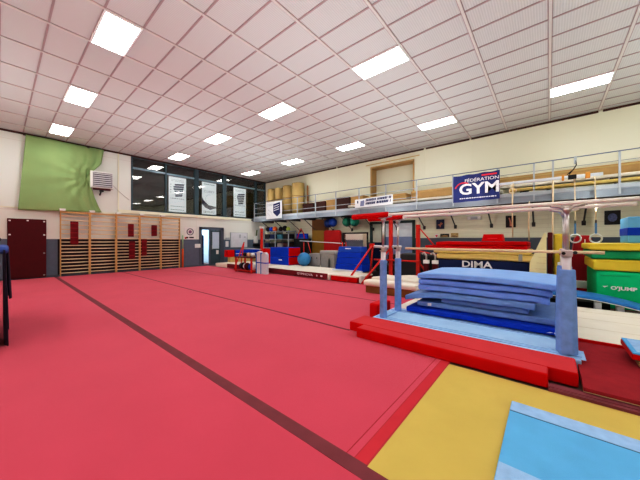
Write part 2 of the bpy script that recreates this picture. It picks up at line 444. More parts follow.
window_banner(5.80, 6.70, 2.96, 4.86, 0, 'tall white window banner with striped navy shield, in the window above the wall bars')
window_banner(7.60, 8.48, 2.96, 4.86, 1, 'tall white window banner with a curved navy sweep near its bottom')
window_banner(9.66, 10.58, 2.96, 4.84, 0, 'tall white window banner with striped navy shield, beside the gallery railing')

# ------------------------------------------------------------------ door in the north wall
d = MB().box(7.36, 7.52, Y1-.04, Y1+.16, 0, 2.2).box(8.68, 8.88, Y1-.04, Y1+.16, 0, 2.2).box(7.36, 8.88, Y1-.04, Y1+.16, 2.06, 2.22).box(7.98, 8.05, Y1-.02, Y1+.1, 0, 2.06).build('door_1', m_dado); struct(d, 'slate double door frame', 'door')
b = MB().box(8.05, 8.68, Y1-.0, Y1+.05, 0, .95).box(8.05, 8.16, Y1, Y1+.05, .95, 2.05).box(8.60, 8.68, Y1, Y1+.05, .95, 2.05).box(8.16, 8.60, Y1, Y1+.05, 1.95, 2.05)
dl = b.build('door_leaf', m_slate, d)
MB().box(8.16, 8.60, Y1+.015, Y1+.03, .95, 1.95).build('pane', mat('frosted pane', (.55, .66, .78), .3, var=.03), dl)
MB().box(8.40, 8.56, Y1-.006, Y1, .62, .86).build('notice', m_white, dl)
MB().cyl((8.12, Y1-.05, .9), (8.12, Y1-.05, 1.15), .012).build('handle', m_chrome, dl)
MB().box(7.52, 7.70, Y1+.12, Y1+.15, 0, 1.75).build('dark_curtain', m_navy, d)
struct(MB().box(X0, X1, Y1-.02, Y1-.0, -.02, .06).build('trim_10', m_dado))

# notices and boards by the door
t = thing('notice_poster', 'white notice with a round grey-blue badge beside the wall bars', 'poster', (6.85, 15.18, 1.5))
MB().box(6.53, 7.17, 15.17, 15.185, 1.50, 2.18, .004, 1).build('sheet', m_white, t)
MB().tube([(6.85+.17*math.cos(a*.3), 15.168, 1.92+.17*math.sin(a*.3)) for a in range(21)], .022, 6, True).build('badge_ring', mat('slate print', (.08, .10, .15), .6), t)
MB().cyl((6.85, 15.155, 1.92), (6.85, 15.169, 1.92), .09, 20).build('badge_centre', mat('mauve print', (.25, .14, .25), .6), t)
MB().box(6.62, 6.74, 15.160, 15.17, 1.56, 1.64).box(6.80, 7.05, 15.160, 15.17, 1.57, 1.64).build('print', m_black, t)
MB().box(6.56, 6.64, 15.160, 15.17, 1.53, 1.62).build('print_mark', m_red, t)
tag(MB().box(7.10, 7.42, 15.14, 15.155, 1.03, 1.25, .003, 1).build('paper_sign', m_white), 'small white paper sign on the grey dado beside the doorway', 'sign')
t = thing('whiteboard', 'white notice board with a few papers beyond the door', 'board', (9.95, 15.15, 1.0))
MB().box(9.36, 10.54, 15.15, 15.18, 1.02, 1.92).build('panel', mat('board white', (.70, .72, .76), .35), t)
b = MB().box(9.33, 9.36, 15.14, 15.19, 1.0, 1.94).box(10.54, 10.57, 15.14, 15.19, 1.0, 1.94).box(9.33, 10.57, 15.14, 15.19, 1.0, 1.02).box(9.33, 10.57, 15.14, 15.19, 1.92, 1.94)
b.build('frame', m_steel, t)
MB().box(9.95, 10.07, 15.14, 15.15, 1.60, 1.82).box(10.3, 10.44, 15.14, 15.15, 1.62, 1.70).build('paper', m_bgrey, t)
tag(MB().box(9.00, 9.20, 15.155, 15.18, 1.05, 1.40, .003, 1).build('paper_sign', m_white), 'upright white sheet between the door and the notice board', 'sign')
tag(MB().box(9.0, 9.28, 15.155, 15.18, 1.53, 1.62, .003, 1).build('paper_sign', m_bgrey), 'thin grey strip notice above the upright white sheet', 'sign')
t = thing('paper_dispenser', 'white wall dispenser with a black box beneath, beyond the notice board', 'dispenser', (11.2, 15.1, 1.1))
MB().box(11.05, 11.35, 15.0, 15.18, 1.25, 1.75, .04).build('body', m_white, t)
MB().box(11.0, 11.45, 14.98, 15.18, 1.05, 1.2, .01).build('tray', m_black, t)
MB().cyl((11.25, 15.1, 1.75), (11.3, 15.1, 2.15), .04).build('neck', mat('olive', (.12, .14, .05)), t)
t = thing('corner_post', 'slim orange and green post standing at the end of the wall bars', 'post', (6.42, 15.1, 0))
MB().cyl((6.40, 15.05, 0), (6.40, 15.05, 1.0), .05).build('orange_sleeve', mat('orange vinyl', (.75, .14, .03), .5), t)
MB().cyl((6.40, 15.05, 1.0), (6.40, 15.05, 1.72), .035).build('green_sleeve', mat('mint plastic', (.35, .55, .35), .5), t)

# ------------------------------------------------------------------ wall bars
def wall_bars():
    x0 = 1.60; W = .928
    t = thing('wall_bars', 'x', 'wall bars', (x0, 15.0, 0), 'wall bars along the window wall')
    for x in (x0, x0+W-.035):
        MB().box(x, x+.035, 14.98, 15.10, 0, 2.64, .004, 1).build('upright', m_rung, t)
    MB().box(x0+.035, x0+W-.035, 14.99, 15.04, 2.56, 2.63, .004, 1).build('top_board', m_rung, t)
    zs = [.10+.130*i for i in range(14)]+[1.95, 2.10, 2.25, 2.42]
    zs = [.12+.140*i for i in range(11)]+[1.72, 1.90, 2.08, 2.27, 2.45]
    for z in zs:
        MB().tube([(x0+.03, 15.04, z), (x0+W/2, 15.04, z-.004), (x0+W-.03, 15.04, z)], .022, 7).build('rung', m_barwood, t)
    MB().box(x0-.02, x0+.16, 14.93, 15.10, 2.64, 2.73, .01, 1).build('bracket_cap', m_white, t)
    for x in (x0+.005,): MB().box(x, x+.025, 15.10, 15.19, 2.4, 2.45).box(x, x+.025, 15.10, 15.19, .3, .35).build('wall_bracket', m_steeld, t)
    return t
labs = ['wooden wall bars, first bay beside the dark crimson wall pad', 'wooden wall bars bay under the heater, with nothing hung on it',
        'middle bay of the wooden wall bars, with two red pads one above the other', 'wooden wall bars bay with a red pad high and another low at its edge', 'wooden wall bars, end bay beside the round badge notice']
t0 = wall_bars(); t0['label'] = labs[0]
for i in range(1, 5): copy_tree(t0, (.928*i, 0, 0), labs[i])
m_redcloth = mat('red hanging pad', (.16, .004, .01), .7, var=.25, scale=10)
for (a, d_, z0, z1, lab) in [(1.90, 2.15, 1.28, 2.23, 'long red pad with paler bands on the wall bars bay beside the crimson pad'), (3.89, 4.12, 1.62, 2.22, 'short red pad hung high on the middle wall bars'),
        (3.93, 4.17, .58, 1.40, 'red pad hung low on the middle wall bars beneath the short high one'), (4.44, 4.66, .70, 1.51, 'red pad hung low at the edge of the fourth wall bars bay'),
        (4.87, 5.11, 1.66, 2.20, 'short red pad hung high at the middle of the fourth wall bars bay')]:
    t = thing('hanging_pad', lab, 'pad', ((a+d_)/2, 14.97, z0), 'red pads on the wall bars')
    MB().soft(a, d_, 14.935, 14.975, z0, z1, .012, None, 1, 1).build('pad', m_redcloth, t)
    b = MB()
    n = 5 if z1-z0 > .9 else 3
    for i in range(n): b.box(a-.002, d_+.002, 14.930, 14.937, z0+(z1-z0)*(i+.45)/n, z0+(z1-z0)*(i+.62)/n)
    b.build('band', mat('band red', (.30, .01, .02)), t)
    MB().box(a+.03, d_-.03, 14.97, 15.06, z1-.03, z1-.01).build('hook_strap', m_crim, t)

# crimson wall pad
t = thing('wall_pad', 'dark crimson padded panel with white corner fixings on the wall', 'wall pad', (.72, 15.1, 0))
MB().box(.21, 1.22, 15.08, 15.18, .02, 2.26, .015).build('panel', m_crim, t)
for x, z in [(.27, 2.18), (.72, 2.20), (1.16, 2.18), (1.16, 1.66), (1.16, .95), (1.16, .1), (.27, 1.66)]:
    MB().box(x-.028, x+.028, 15.07, 15.085, z-.025, z+.025, .006, 1).build('fixing', m_white if z > 1.6 else m_grey, t)

# ------------------------------------------------------------------ curtain and unit heater
b = MB(); bm = b.bm
nx, nz = 70, 40; ver = []
def curt_edge(z):   # far edge x of the cloth at height z : pulled in behind the heater then flaring
    pts = [(2.66, 2.95), (2.9, 2.84), (3.3, 2.70), (3.7, 2.60), (4.15, 2.58), (4.45, 2.66), (4.8, 2.92), (5.2, 2.98), (5.5, 3.02)]
    for (za, xa), (zb, xb) in zip(pts, pts[1:]):
        if za <= z <= zb: return xa+(xb-xa)*(z-za)/(zb-za)
    return pts[-1][1] if z > 5 else pts[0][1]
for j in range(nz+1):
    v = j/nz; row = []
    for i in range(nx+1):
        u = i/nx
        xl = .47+.20*v; zb = 2.58+.10*u; zt = 5.44
        z = zb+(zt-zb)*v
        xr = curt_edge(z)
        x = xl+(xr-xl)*u
        sq = 3.0/max(.6, (xr-xl)+.5)
        fold = (.018*math.sin(u*9+1.5*v)+.03*math.sin(u*u*30+2*v)*u*u)+.05*(sq-.9)*math.sin(u*34)*(u**3)
        # big diagonal tension folds towards the heater
        dx, dz = x-2.45, z-4.1
        ang = math.atan2(dz, -dx)
        fold += .050*math.sin(ang*13)*math.exp(-((dx*dx+dz*dz)**.5)*.9)
        row.append(bm.verts.new((x, 15.05+fold, z-.03*math.sin(PI*u*3)*v*0)))
    ver.append(row)
for j in range(nz):
    for i in range(nx):
        f = bm.faces.new((ver[j][i], ver[j][i+1], ver[j+1][i+1], ver[j+1][i])); f.smooth = True
t = thing('curtain', 'pale green cloth curtain covering a high window, pinched behind the heater', 'curtain', (1.7, 15.05, 2.6))
o = b.build('cloth', m_curt, t)
md = o.modifiers.new('thick', 'SOLIDIFY'); md.thickness = .008
MB().cyl((.6, 15.1, 5.42), (3.05, 15.1, 5.42), .02).build('rail', m_steeld, t)

t = thing('unit_heater', 'white louvred box heater bracketed to the wall against the green curtain', 'heater', (2.87, 14.75, 3.7))
M_ = Matrix.Translation((2.88, 14.72, 4.05)) @ Matrix.Rotation(math.radians(-12), 4, 'Z')
MB().box(-.38, .38, -.02, .30, -.35, .35, .015, 1, M_).build('casing', m_white, t); hc = C.objects[-1] if 0 else [q for q in t.children if q.name.startswith('casing')][0]
MB().box(-.30, .36, -.030, -.02, -.30, .30, 0, 1, M_).build('grille_recess', mat('heater dark', (.06, .06, .075), .5), t)
b = MB()
for i in range(7):
    z = -.28+i*.085
    b.box(-.30, .36, -.075, -.025, z, z+.04, 0, 1, M_)
b.build('louvre', mat('louvre grey', (.55, .55, .58), .4), hc)
MB().box(-.38, -.30, -.06, -.02, -.35, .35, .005, 1, M_).box(-.38, .38, -.05, -.02, .30, .35, .005, 1, M_).build('front_rim', m_white, t)
MB().box(-.30, .30, 0, .28, -.41, -.36, 0, 1, M_).build('drip_tray', m_crim, t)
MB().cyl((2.9, 14.85, 3.68), (2.9, 15.18, 3.45), .03).box(2.84, 2.96, 14.8, 14.95, 3.56, 3.66).cyl((3.1, 14.9, 4.0), (3.1, 15.19, 4.0), .02).build('bracket', m_steeld, t)
tag(MB().tube([(3.22, 14.9, 4.0), (3.6, 15.17, 3.7), (4.0, 15.18, 3.35)], .008, 5).build('cable', m_grey), 'thin cable running from the heater along the cream wall', 'cable')

# ------------------------------------------------------------------ gallery deck, struts, railing
ZD = 2.86
YA = -6.4
b = MB()
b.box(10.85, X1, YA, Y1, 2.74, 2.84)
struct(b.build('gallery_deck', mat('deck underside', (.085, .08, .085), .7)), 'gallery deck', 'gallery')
b = MB(); b.box(10.80, 10.84, YA, Y1-.3, 2.66, ZD); b.box(10.76, 10.84, YA, Y1-.3, 2.84, ZD+.01); b.box(10.76, 10.84, YA, Y1-.3, 2.655, 2.68)
b.box(10.80, X1, Y1-.34, Y1-.3, 2.66, ZD)
struct(b.build('gallery_beam', mat('gallery beam grey', (.27, .32, .37), .45, var=.06, scale=3)), 'grey steel edge beam of the gallery', 'gallery')
b = MB()
for i in range(17): 
    y = -5.9+1.26*i+.07
    if y < Y1-.2: b.box(10.86, X1, y-.04, y+.04, 2.62, 2.74)
struct(b.build('gallery_joist', m_steeld), 'joists beneath the gallery', 'gallery')
ys = [4.17+1.26*k for k in range(-6, 9)]
st = None
places = {0: 'tenth strut counted from the windows'}
for i, y in enumerate(ys):
    if y > Y1-.2: continue
    if st is None:
        st = thing('gallery_strut', 'dark slanting steel strut under the gallery, bolted to the wall', 'strut', (12.05, y, 1.95), 'slanting struts under the gallery')
        MB().box(12.06, 12.1, y-.05, y+.05, 1.93, 2.08, .004, 1).build('wall_plate', m_steeld, st)
        MB().tube([(12.07, y, 2.02), (10.95, y, 2.70)], .024, 4).build('brace', m_strut, st)
        sy = y
    else: copy_tree(st, (0, y-sy, 0))
# railing : one thing, posts as parts
rl = thing('gallery_railing', 'grey tubular guard railing along the gallery edge', 'railing', (10.8, 4, ZD))
for k, y in enumerate([14.66, 13.34, 12.05, 10.72, 9.38, 8.04, 6.70, 5.36, 4.02, 2.68, 1.30, .34, -.11, -1.47, -2.8, -4.1]):
    MB().box(10.745, 10.79, y-.022, y+.022, 2.70, 3.84).build('post', m_steel, rl)
m_thin = mat('rail blue grey steel', (.16, .20, .27), .4)
MB().tube([(10.77, 14.66, 3.86), (10.77, -6, 3.86)], .016, 8).build('top_rail', m_thin, rl)
for z in (3.52, 3.18): MB().tube([(10.77, 14.66, z), (10.77, 4.02, z)], .015, 8).build('mid_rail', m_steel, rl)
MB().tube([(10.77, 4.02, 3.60), (10.77, -6, 3.60)], .007, 6).build('mid_wire', m_thin, rl)
b = MB()
b.box(10.77, 10.80, YA, 14.66, 2.87, 2.98)
b.build('kick_board', m_steel, rl)
# return of the railing to the window wall
MB().tube([(10.77, 14.68, 3.86), (12.05, 14.70, 3.86)], .016, 8).tube([(10.77, 14.68, 3.52), (12.05, 14.70, 3.52)], .015, 8).tube([(10.77, 14.68, 3.18), (12.05, 14.70, 3.18)], .015, 8).build('return_rail', m_steel, rl)

# gallery contents
G = 'upright rolled mats on the gallery'
for i, (y, r, h) in enumerate([(14.02, .30, 1.96), (13.24, .32, 1.94), (12.46, .34, 1.98), (11.55, .42, 2.02)]):
    lab = ['upright tan mat roll in the corner by the window, shortest one', 'upright tan mat roll, second from the window corner', 'upright tan mat roll, third from the window corner', 'wide upright tan mat roll, fourth from the window corner, beside the brown crates'][i]
    t = thing('rolled_mat', lab, 'mat', (11.72, y, 2.84), G)
    pts = []
    b = MB().cyl((11.66, y, 2.845), (11.66, y, 2.84+h), r*.90, 28)
    b.build('roll', m_tan2, t)
    sp = MB(); sp.tube([(11.66+(r*.2+r*.7*q/40)*math.cos(q*.45), y+(r*.2+r*.7*q/40)*math.sin(q*.45), 2.85+h) for q in range(41)], .012, 4).build('coil_edge', m_brownw, t)
    MB().tube([(11.66+(r*.93+.003)*math.cos(a), y+(r*.93+.003)*math.sin(a), 2.84+h*.62) for a in [q*PI/12 for q in range(24)]], .012, 4, True).build('strap', m_brownw, t)
t = thing('plywood_sheet', 'thin brown board leaning behind the widest tan mat roll', 'board', (11.9, 10.95, 2.84))
MB().prism([(11.05, 2.85), (10.92, 2.85), (10.98, 4.72), (11.05, 4.76)], 'x', 11.9, 11.96).build('board', m_brownw, t)
crates = [(10.14, 10.95, 'b', 3.56), (9.28, 10.02, 'b', 3.60), (8.62, 9.2, 't', 3.62), (7.72, 8.54, 'b', 3.68), (6.9, 7.62, 't', 3.66), (4.75, 6.7, 't', 3.52), (2.75, 4.5, 't', 3.55)]
seen = {'b': 0, 't': 0}
labs = {'b': ['dark brown padded crate beside the tall rolled mats', 'dark brown padded crate, middle one of three on the gallery', 'dark brown padded crate next to the white printed banner'],
        't': ['small tan box between two brown crates on the gallery', 'tan box on the gallery just before the wall niche', 'long tan bench box standing in front of the wall niche', 'long tan bench box beyond the niche, behind the navy banner']}
for (a, d_, k, zt) in crates:
    t = thing('storage_box', labs[k][seen[k]], 'box', (11.6, (a+d_)/2, 2.84), 'boxes stored on the gallery'); seen[k] += 1
    mm = m_brown if k == 'b' else m_tan
    MB().box(11.45, 12.05, a, d_, 3.02, zt, .02).build('body', mm, t)
    MB().box(11.43, 12.06, a-.01, d_+.01, zt-.10, zt, .015).build('lid', m_brown if k == 'b' else m_tan, t)
    b = MB()
    for yy in (a+.08, d_-.08):
        for xx in (11.5, 11.98): b.box(xx-.03, xx+.03, yy-.03, yy+.03, 2.84, 3.03)
    b.build('foot', m_steeld, t)
t = thing('timber_bench', 'long tan timber board stored along the gallery wall above the pipes', 'bench', (11.95, 0, 2.84))
MB().box(11.88, 11.96, -5.5, 2.70, 3.42, 3.74, .01, 1).build('plank', m_tan, t)
MB().box(11.86, 11.97, -5.5, 2.70, 3.66, 3.70).build('edge_strip', m_tan2, t)
for y in (-5, -2.5, 0, 2.4): MB().box(11.84, 12.06, y-.04, y+.04, 2.84, 3.42).build('leg', m_steeld, t)
def long_beam(y0, y1, x, z, r, m, name, label, cat):
    t = thing(name, label, cat, (x, (y0+y1)/2, 2.84))
    MB().soft(x-r, x+r, y0, y1, z-r*.55, z+r*.55, r*.3, None, 1, 2).build('body', m, t)
    for y in [y0+.4, (y0+y1)/2, y1-.4]:
        MB().box(x-.05, x+.05, y-.12, y+.12, z-r*.55-.10, z-r*.55+.01).build('bracket', m_black, t)
        MB().cyl((x, y, 2.84), (x, y, z-r*.55-.1), .03, 8).build('leg', m_steeld, t)
long_beam(-5.5, 2.5, 11.60, 3.33, .10, m_beige, 'balance_beam', 'long cream balance beam stored on the gallery below the tan board', 'beam')
long_beam(1.2, 7.6, 11.25, 3.12, .10, m_beige, 'balance_beam', 'long cream balance beam stored in front of the wall niche', 'beam')
long_beam(-5.5, 1.0, 11.15, 3.12, .09, m_yelp, 'balance_beam', 'long yellowish beam lying low behind the gallery kick board', 'beam')
t = thing('steel_pipe', 'pale steel pipe slung on the gallery railing that carries the rings', 'pipe', (10.68, -.4, 3.2))
MB().cyl((10.68, 1.6, 3.30), (10.68, -1.15, 3.28), .045, 14).build('pipe', m_lgrey, t)
MB().box(10.62, 10.74, -.62, -.44, 3.22, 3.34, .01, 1).build('clamp', m_black, t)
MB().tube([(10.74, -.60, 3.84), (10.72, -.62, 3.62), (10.66, -.56, 3.50), (10.68, -.46, 3.36)], .014, 6).tube([(10.66, -.56, 3.5), (10.66, -.42, 3.36)], .012, 6).build('strap', m_black, t)
MB().box(10.72, 10.80, -.63, -.57, 3.66, 3.88, .01, 1).build('buckle', m_steel, t)
MB().box(10.62, 10.74, -.90, -.80, 3.20, 3.36, .01, 1).box(10.62, 10.74, -.36, -.30, 3.2, 3.36, .01, 1).build('strap_knot', mat('orange strap', (.65, .28, .06), .6), t)

# banners on the railing
def hang_banner(y0, y1, z00, z01, z10, z11, m, name, label, px=10.72, sag=.02):
    """cloth between y0 (far end) and y1 (near end) on the gallery side"""
    t = thing(name, label, 'banner', (px, (y0+y1)/2, min(z00, z10)))
    b = MB(); n, k = 24, 10; vs = []
    for j in range(k+1):
        for i in range(n+1):
            u, v = i/n, j/k
            y = y0+(y1-y0)*u; z = (z00+(z10-z00)*u)*(1-v)+(z01+(z11-z01)*u)*v-sag*math.sin(PI*u*3)**2*(1 if v > .9 else .3)
            vs.append(b.bm.verts.new((px-.010+.010*math.sin(u*17+v*3)*math.sin(v*5+1), y, z)))
    for j in range(k):
        for i in range(n):
            a = j*(n+1)+i; f = b.bm.faces.new((vs[a], vs[a+1], vs[a+n+2], vs[a+n+1])); f.smooth = True
    b.build('cloth', m, t)
    for (y, z) in ((y0-.02, z01-.02), (y1+.02, z11-.02)): MB().tube([(px, y+(.02 if y < y0 else -.02), z), (10.77, y, min(3.86, z+.06))], .006, 4).build('tie', m_white, t)
    return t
px = 10.66
m_bnv = mat('glossy navy banner', (.022, .035, .16), .32, var=.25, scale=4)
t = hang_banner(2.64, 1.22, 2.81, 3.76, 2.83, 3.78, m_bnv, 'gym_banner', 'navy banner with large white GYM lettering on the gallery railing', px)
m_prw = mat('white print', (.85, .85, .88), .5, var=.01); m_prr = mat('red print', (.75, .04, .06), .5, var=.01)
xd, yd = (0, -1, 0), (0, 0, 1)
text('lettering', 'GYM', .52, (px-.03, 1.83, 3.23), xd, yd, m_prw, t, .003, sx=1.12, bold=.012)
text('lettering_small', 'FÉDÉRATION', .155, (px-.03, 1.75, 3.54), xd, yd, m_prw, t, .003, sx=1.12)
b = MB(); y = 2.42
while y > 1.34:
    l = random.uniform(.03, .09); b.box(px-.03, px-.027, y-l, y, 2.915, 2.945); y -= l+.02
b.build('fine_print', m_prw, t)
b = MB(); b.tube([(px-.028, 2.31+.27*math.cos(a), 3.22+.27*math.sin(a)) for a in [PI*(.42+.06*i)*-1+PI for i in range(-2, 9)]], .022, 5)
b.build('red_arc', m_prr, t)
MB().box(px-.03, px-.027, 1.30, 1.74, 3.65, 3.70).build('red_bar', m_prr, t)
t = hang_banner(6.85, 4.98, 2.95, 3.32, 2.97, 3.38, m_ban, 'printed_banner', 'long white banner with two rows of dark lettering on the railing', px, .0)
for zr in (3.20, 3.05):
    b = MB(); y = 6.28; n = 0
    while y > 5.08:
        l = random.uniform(.035, .075); zz_ = zr+.03*(6.3-y)/1.2
        b.prism([(y, zz_), (y-l, zz_), (y-l-.02, zz_+.10), (y-.02, zz_+.10)], 'x', px-.03, px-.026)
        n += 1; y -= l+(.018 if n % 7 else .07)
    b.build('print_row', m_bnavy, t)
MB().box(px-.03, px-.026, 6.66, 6.72, 3.14, 3.26).build('print_mark', m_bnavy, t)
MB().prism([(6.56, 3.00), (6.36, 3.00), (6.34, 3.27), (6.54, 3.23)], 'x', px-.03, px-.026).build('logo', mat('blue grey print', (.22, .26, .42), .6), t)
t = hang_banner(13.31, 11.86, 2.75, 3.78, 2.76, 3.78, m_ban, 'logo_banner', 'square white banner with a navy shield at the gallery corner', px, .0)
b = MB(); 
b.prism([(12.62, 3.62), (12.02, 3.70), (12.0, 3.05), (12.28, 2.86), (12.62, 3.1)], 'x', px-.03, px-.026); b.build('shield_logo', m_bnavy, t)
b = MB()
for i in range(3): b.prism([(12.56, 3.50-.13*i), (12.10, 3.58-.13*i), (12.10, 3.545-.13*i), (12.56, 3.465-.13*i)], 'x', px-.036, px-.031)
b.build('stripe', m_ban, t)
text('lettering', 'COREY', .17, (px-.03, 12.93, 3.58), xd, yd, m_bgrey, t, .002, sx=1.1)
MB().tube([(px-.03, 13.1, 3.3), (px-.03, 12.8, 3.15), (px-.03, 12.7, 2.95)], .01, 4).tube([(px-.03, 13.15, 3.1), (px-.03, 12.9, 2.95)], .01, 4).build('line_drawing', m_bgrey, t)

# ------------------------------------------------------------------ floor coverings
t = thing('sprung_floor', 'large red carpeted gymnastics floor covering most of the hall', 'floor mat', (2, 7, 0))
b = MB(); b.box(X0+.05, 1.50, Y0+.1, 14.93, -.02, 0); b.box(1.50, 7.72, .90, 14.93, -.02, 0)
b.build('carpet', m_floorred, t)
MB().box(1.42, 1.53, -4, 14.93, 0, .003).build('join_strip', m_maroon, t)
MB().box(3.63, 3.675, 2.45, 14.93, 0, .003).build('join_strip', m_maroon, t)
MB().box(5.80, 5.83, 2.45, 14.93, 0, .003).build('join_strip', m_maroon, t)
MB().box(1.52, 3.6, .885, .90, 0, .002).box(1.52, 3.6, .985, .992, 0, .002).box(1.52, 3.6, 1.05, 1.056, 0, .002).build('edge_seam', m_maroonl, t)
MB().box(1.52, 3.6, .90, .985, 0, .0015).build('edge_band', mat('red edge band', (.55, .035, .055), .9), t)
o = MB().box(1.52, 3.40, Y0+.5, .885, -.02, .004).build('floor_carpet', m_yellow); tag(o, 'mustard yellow carpet laid against the red gymnastics floor', 'carpet')
t = thing('edge_runner', 'maroon ribbed edging strips along the mustard carpet', 'edging', (3.5, -2, 0))
MB().box(3.40, 3.44, -4, .0, -.02, .03).build('strip', m_maroon, t); MB().box(3.45, 3.53, -4, .0, -.02, .035).build('strip', mat('plum strip', (.22, .05, .07), .7), t)
t = thing('landing_mat', 'sky blue carpeted mat lying on the mustard carpet', 'mat', (2.2, -1.2, 0))
MB().box(.9, 2.90, -3.3, .245, .005, .045, .006, 2).build('pad', m_blu, t)
MB().box(2.735, 2.895, -3.29, .24, .045, .048).build('hook_strip', m_blul, t)
MB().box(.91, 2.05, -3.29, .24, .045, .0475).build('hook_strip', m_blul, t)
MB().box(2.725, 2.735, -3.29, .243, .0452, .0465).build('seam', mat('seam blue', (.05, .14, .25)), t)

# red foam pads in front of the parallel bars
def wob(k, s):
    def f(v):
        n = noise.noise(Vector((v.x*1.3+k, v.y*1.3, v.z*2)))
        return (v.x+n*s*.6, v.y, v.z+n*s*.5)
    return f
t = thing('foam_pad', 'low red foam edge pad, longer one with its front step', 'pad', (3.55, 1.1, 0))
MB().box(3.46, 3.66, 0.0, 2.20, 0, .14, .012).build('cover', m_red, t)
MB().box(3.475, 3.655, .01, 2.19, .1395, .1425).build('top_cover', m_redc, t)
t = thing('foam_pad', 'broad red foam pad between the long edge pad and the blue base mat', 'pad', (3.85, 1.1, 0))
MB().box(3.665, 4.12, -.23, 2.46, 0, .14, .012).build('cover', m_red, t)
MB().box(3.672, 4.11, -.22, 2.45, .1395, .1425).build('top_cover', m_redc, t)
o = MB().soft(4.50, 5.0, 2.38, 2.58, 0, .27, .03).build('foam_block', m_red); tag(o, 'small red foam block behind the far uprights of the parallel bars', 'foam block')

# blue base mat, dark red board, cream landing mat
t = thing('base_mat', 'pale blue carpeted mat under the parallel bars', 'mat', (4.5, 1, 0))
MB().box(4.125, 5.06, -.28, 2.32, 0, .13, .008).build('pad', mat('pale blue carpet', (.40, .63, .99), .9, var=.06, scale=5, bump=.3), t)
MB().box(4.14, 4.46, -.32, -.20, .1305, .136, .002, 1).box(4.2, 4.40, -.29, -.10, .136, .150, .004, 1).build('corner_flap', m_blul, t)
t = thing('carpet_board', 'dark red carpeted board raised beside the parallel bars', 'mat', (4.3, -2, 0))
MB().box(3.50, 5.07, -5, -.25, .05, .085, .004, 1).build('top', m_dred, t)
MB().box(3.50, 5.07, -5, -.25, .044, .050).build('board', mat('pale ply', (.6, .45, .25)), t)
MB().box(3.70, 5.05, -4.9, -.35, -.02, .044).build('bearer', m_black, t)
t = thing('landing_mat', 'large cream landing mat with a red rim beyond the parallel bars', 'mat', (6.3, 0, 0))
MB().box(5.10, 7.45, -5, 2.33, -.02, .125, .01).build('pad', m_beige, t)
MB().box(5.07, 5.10, -5, 2.33, -.02, .12, .003, 1).build('rim', m_red, t)
for x in (5.75, 6.4, 7.0): MB().box(x, x+.012, -5, 2.3, .125, .127).build('seam', mat('beige seam', (.6, .52, .4)), t)

# ------------------------------------------------------------------ parallel bars
pb = thing('parallel_bars', 'parallel bars with pale wooden rails and blue padded uprights', 'parallel bars', (4.5, 1, .13))
UX = (4.25, 4.84); UY = (-.165, 2.16)
for iy, y in enumerate(UY):
    for ix, x in enumerate(UX):
        lp = MB().cyl((x, y, .13), (x, y, 1.30), .042, 16).build('lower_post', mat('satin steel', (.55, .50, .52), .35, metal=.7), pb)
        MB().cyl((x, y, 1.25), (x, y, 1.80), .021, 16).build('chrome_post', m_chrome, pb)
        MB().box(x-.050, x+.050, y-.050, y+.050, 1.26, 1.34, .012).build('collar', mat('satin steel', (.5, .5, .5)), lp)
        MB().cyl((x-.07, y+.03, 1.30), (x-.045, y+.03, 1.30), .018, 10).build('clamp_knob', m_black, lp)
        # saddle under the rail
        MB().tube([(x, y, 1.76), (x, y, 1.80), (x, y-.06, 1.845), (x, y-.15, 1.86)], [.03, .028, .022, .018], 8).tube([(x, y, 1.80), (x, y+.06, 1.845), (x, y+.15, 1.86)], [.028, .022, .018], 8).sphere((x, y, 1.80), .042, 12, 8).build('saddle', m_chrome, pb)
        # padded sleeve: near ones flare, far ones straight
        n = 6; top = .066 if iy else .080; bot = .070 if iy else .102
        b = MB(); rings = []
        for (z, r) in [(.135, bot), (.30, bot*.97), (.7, (bot+top)/2), (1.10, top), (1.115, top*.9)]:
            rings.append([b.bm.verts.new((x+r*math.cos(2*PI*q/n+.5+.004), y+r*math.sin(2*PI*q/n+.5), z+(.03*(q % 2) if (z < .2 and not iy) else 0))) for q in range(n)])
        for A, B in zip(rings, rings[1:]):
            for q in range(n): b.bm.faces.new((A[q], A[(q+1) % n], B[(q+1) % n], B[q]))
        o = b.build('upright_pad', m_padb, pb)
        bv = o.modifiers.new('soft', 'BEVEL'); bv.width = .012; bv.segments = 2
        s_ = o.modifiers.new('thick', 'SOLIDIFY'); s_.thickness = .012
for x in UX:
    MB().tube([(x, 2.78, 1.885), (x, 2.0, 1.885), (x, -.2, 1.882), (x, -.80, 1.88)], .024, 14).build('rail', m_railw, pb); rail_ = [q for q in pb.children if q.name.startswith('rail')][-1]
    a = 2.06
    MB().tube([(x, a, 1.885), (x, a+.02, 1.885), (x, 2.76, 1.878), (x, 2.79, 1.878)], [.03, .050, .050, .035], 14).build('rail_end_pad', m_red, rail_)
    MB().box(x-.05, x+.05, -.26, 2.28, .1305, .134, .008).build('base_beam', m_blul, pb)
for y in UY:
    MB().box(4.2, 4.83, y-.04, y+.04, .1345, .138, .008).build('cross_beam', m_blul, pb)
t = thing('wooden_bar', 'thin pale wooden bar clamped across the nearer uprights of the parallel bars', 'bar', (4.5, .5, 1.2))
MB().tube([(4.52, 1.88, 1.312), (4.52, .8, 1.308), (4.52, -.2, 1.305), (4.52, -.50, 1.305)], .019, 12).build('bar', mat('cream wood', (.76, .62, .42), .45), t)
MB().box(4.30, 4.79, -.215, -.165, 1.268, 1.287).build('bracket', m_chrome, t)
MB().sphere((4.49, -.25, 1.30), .022, 12, 8).build('end_knob', m_steeld, t)

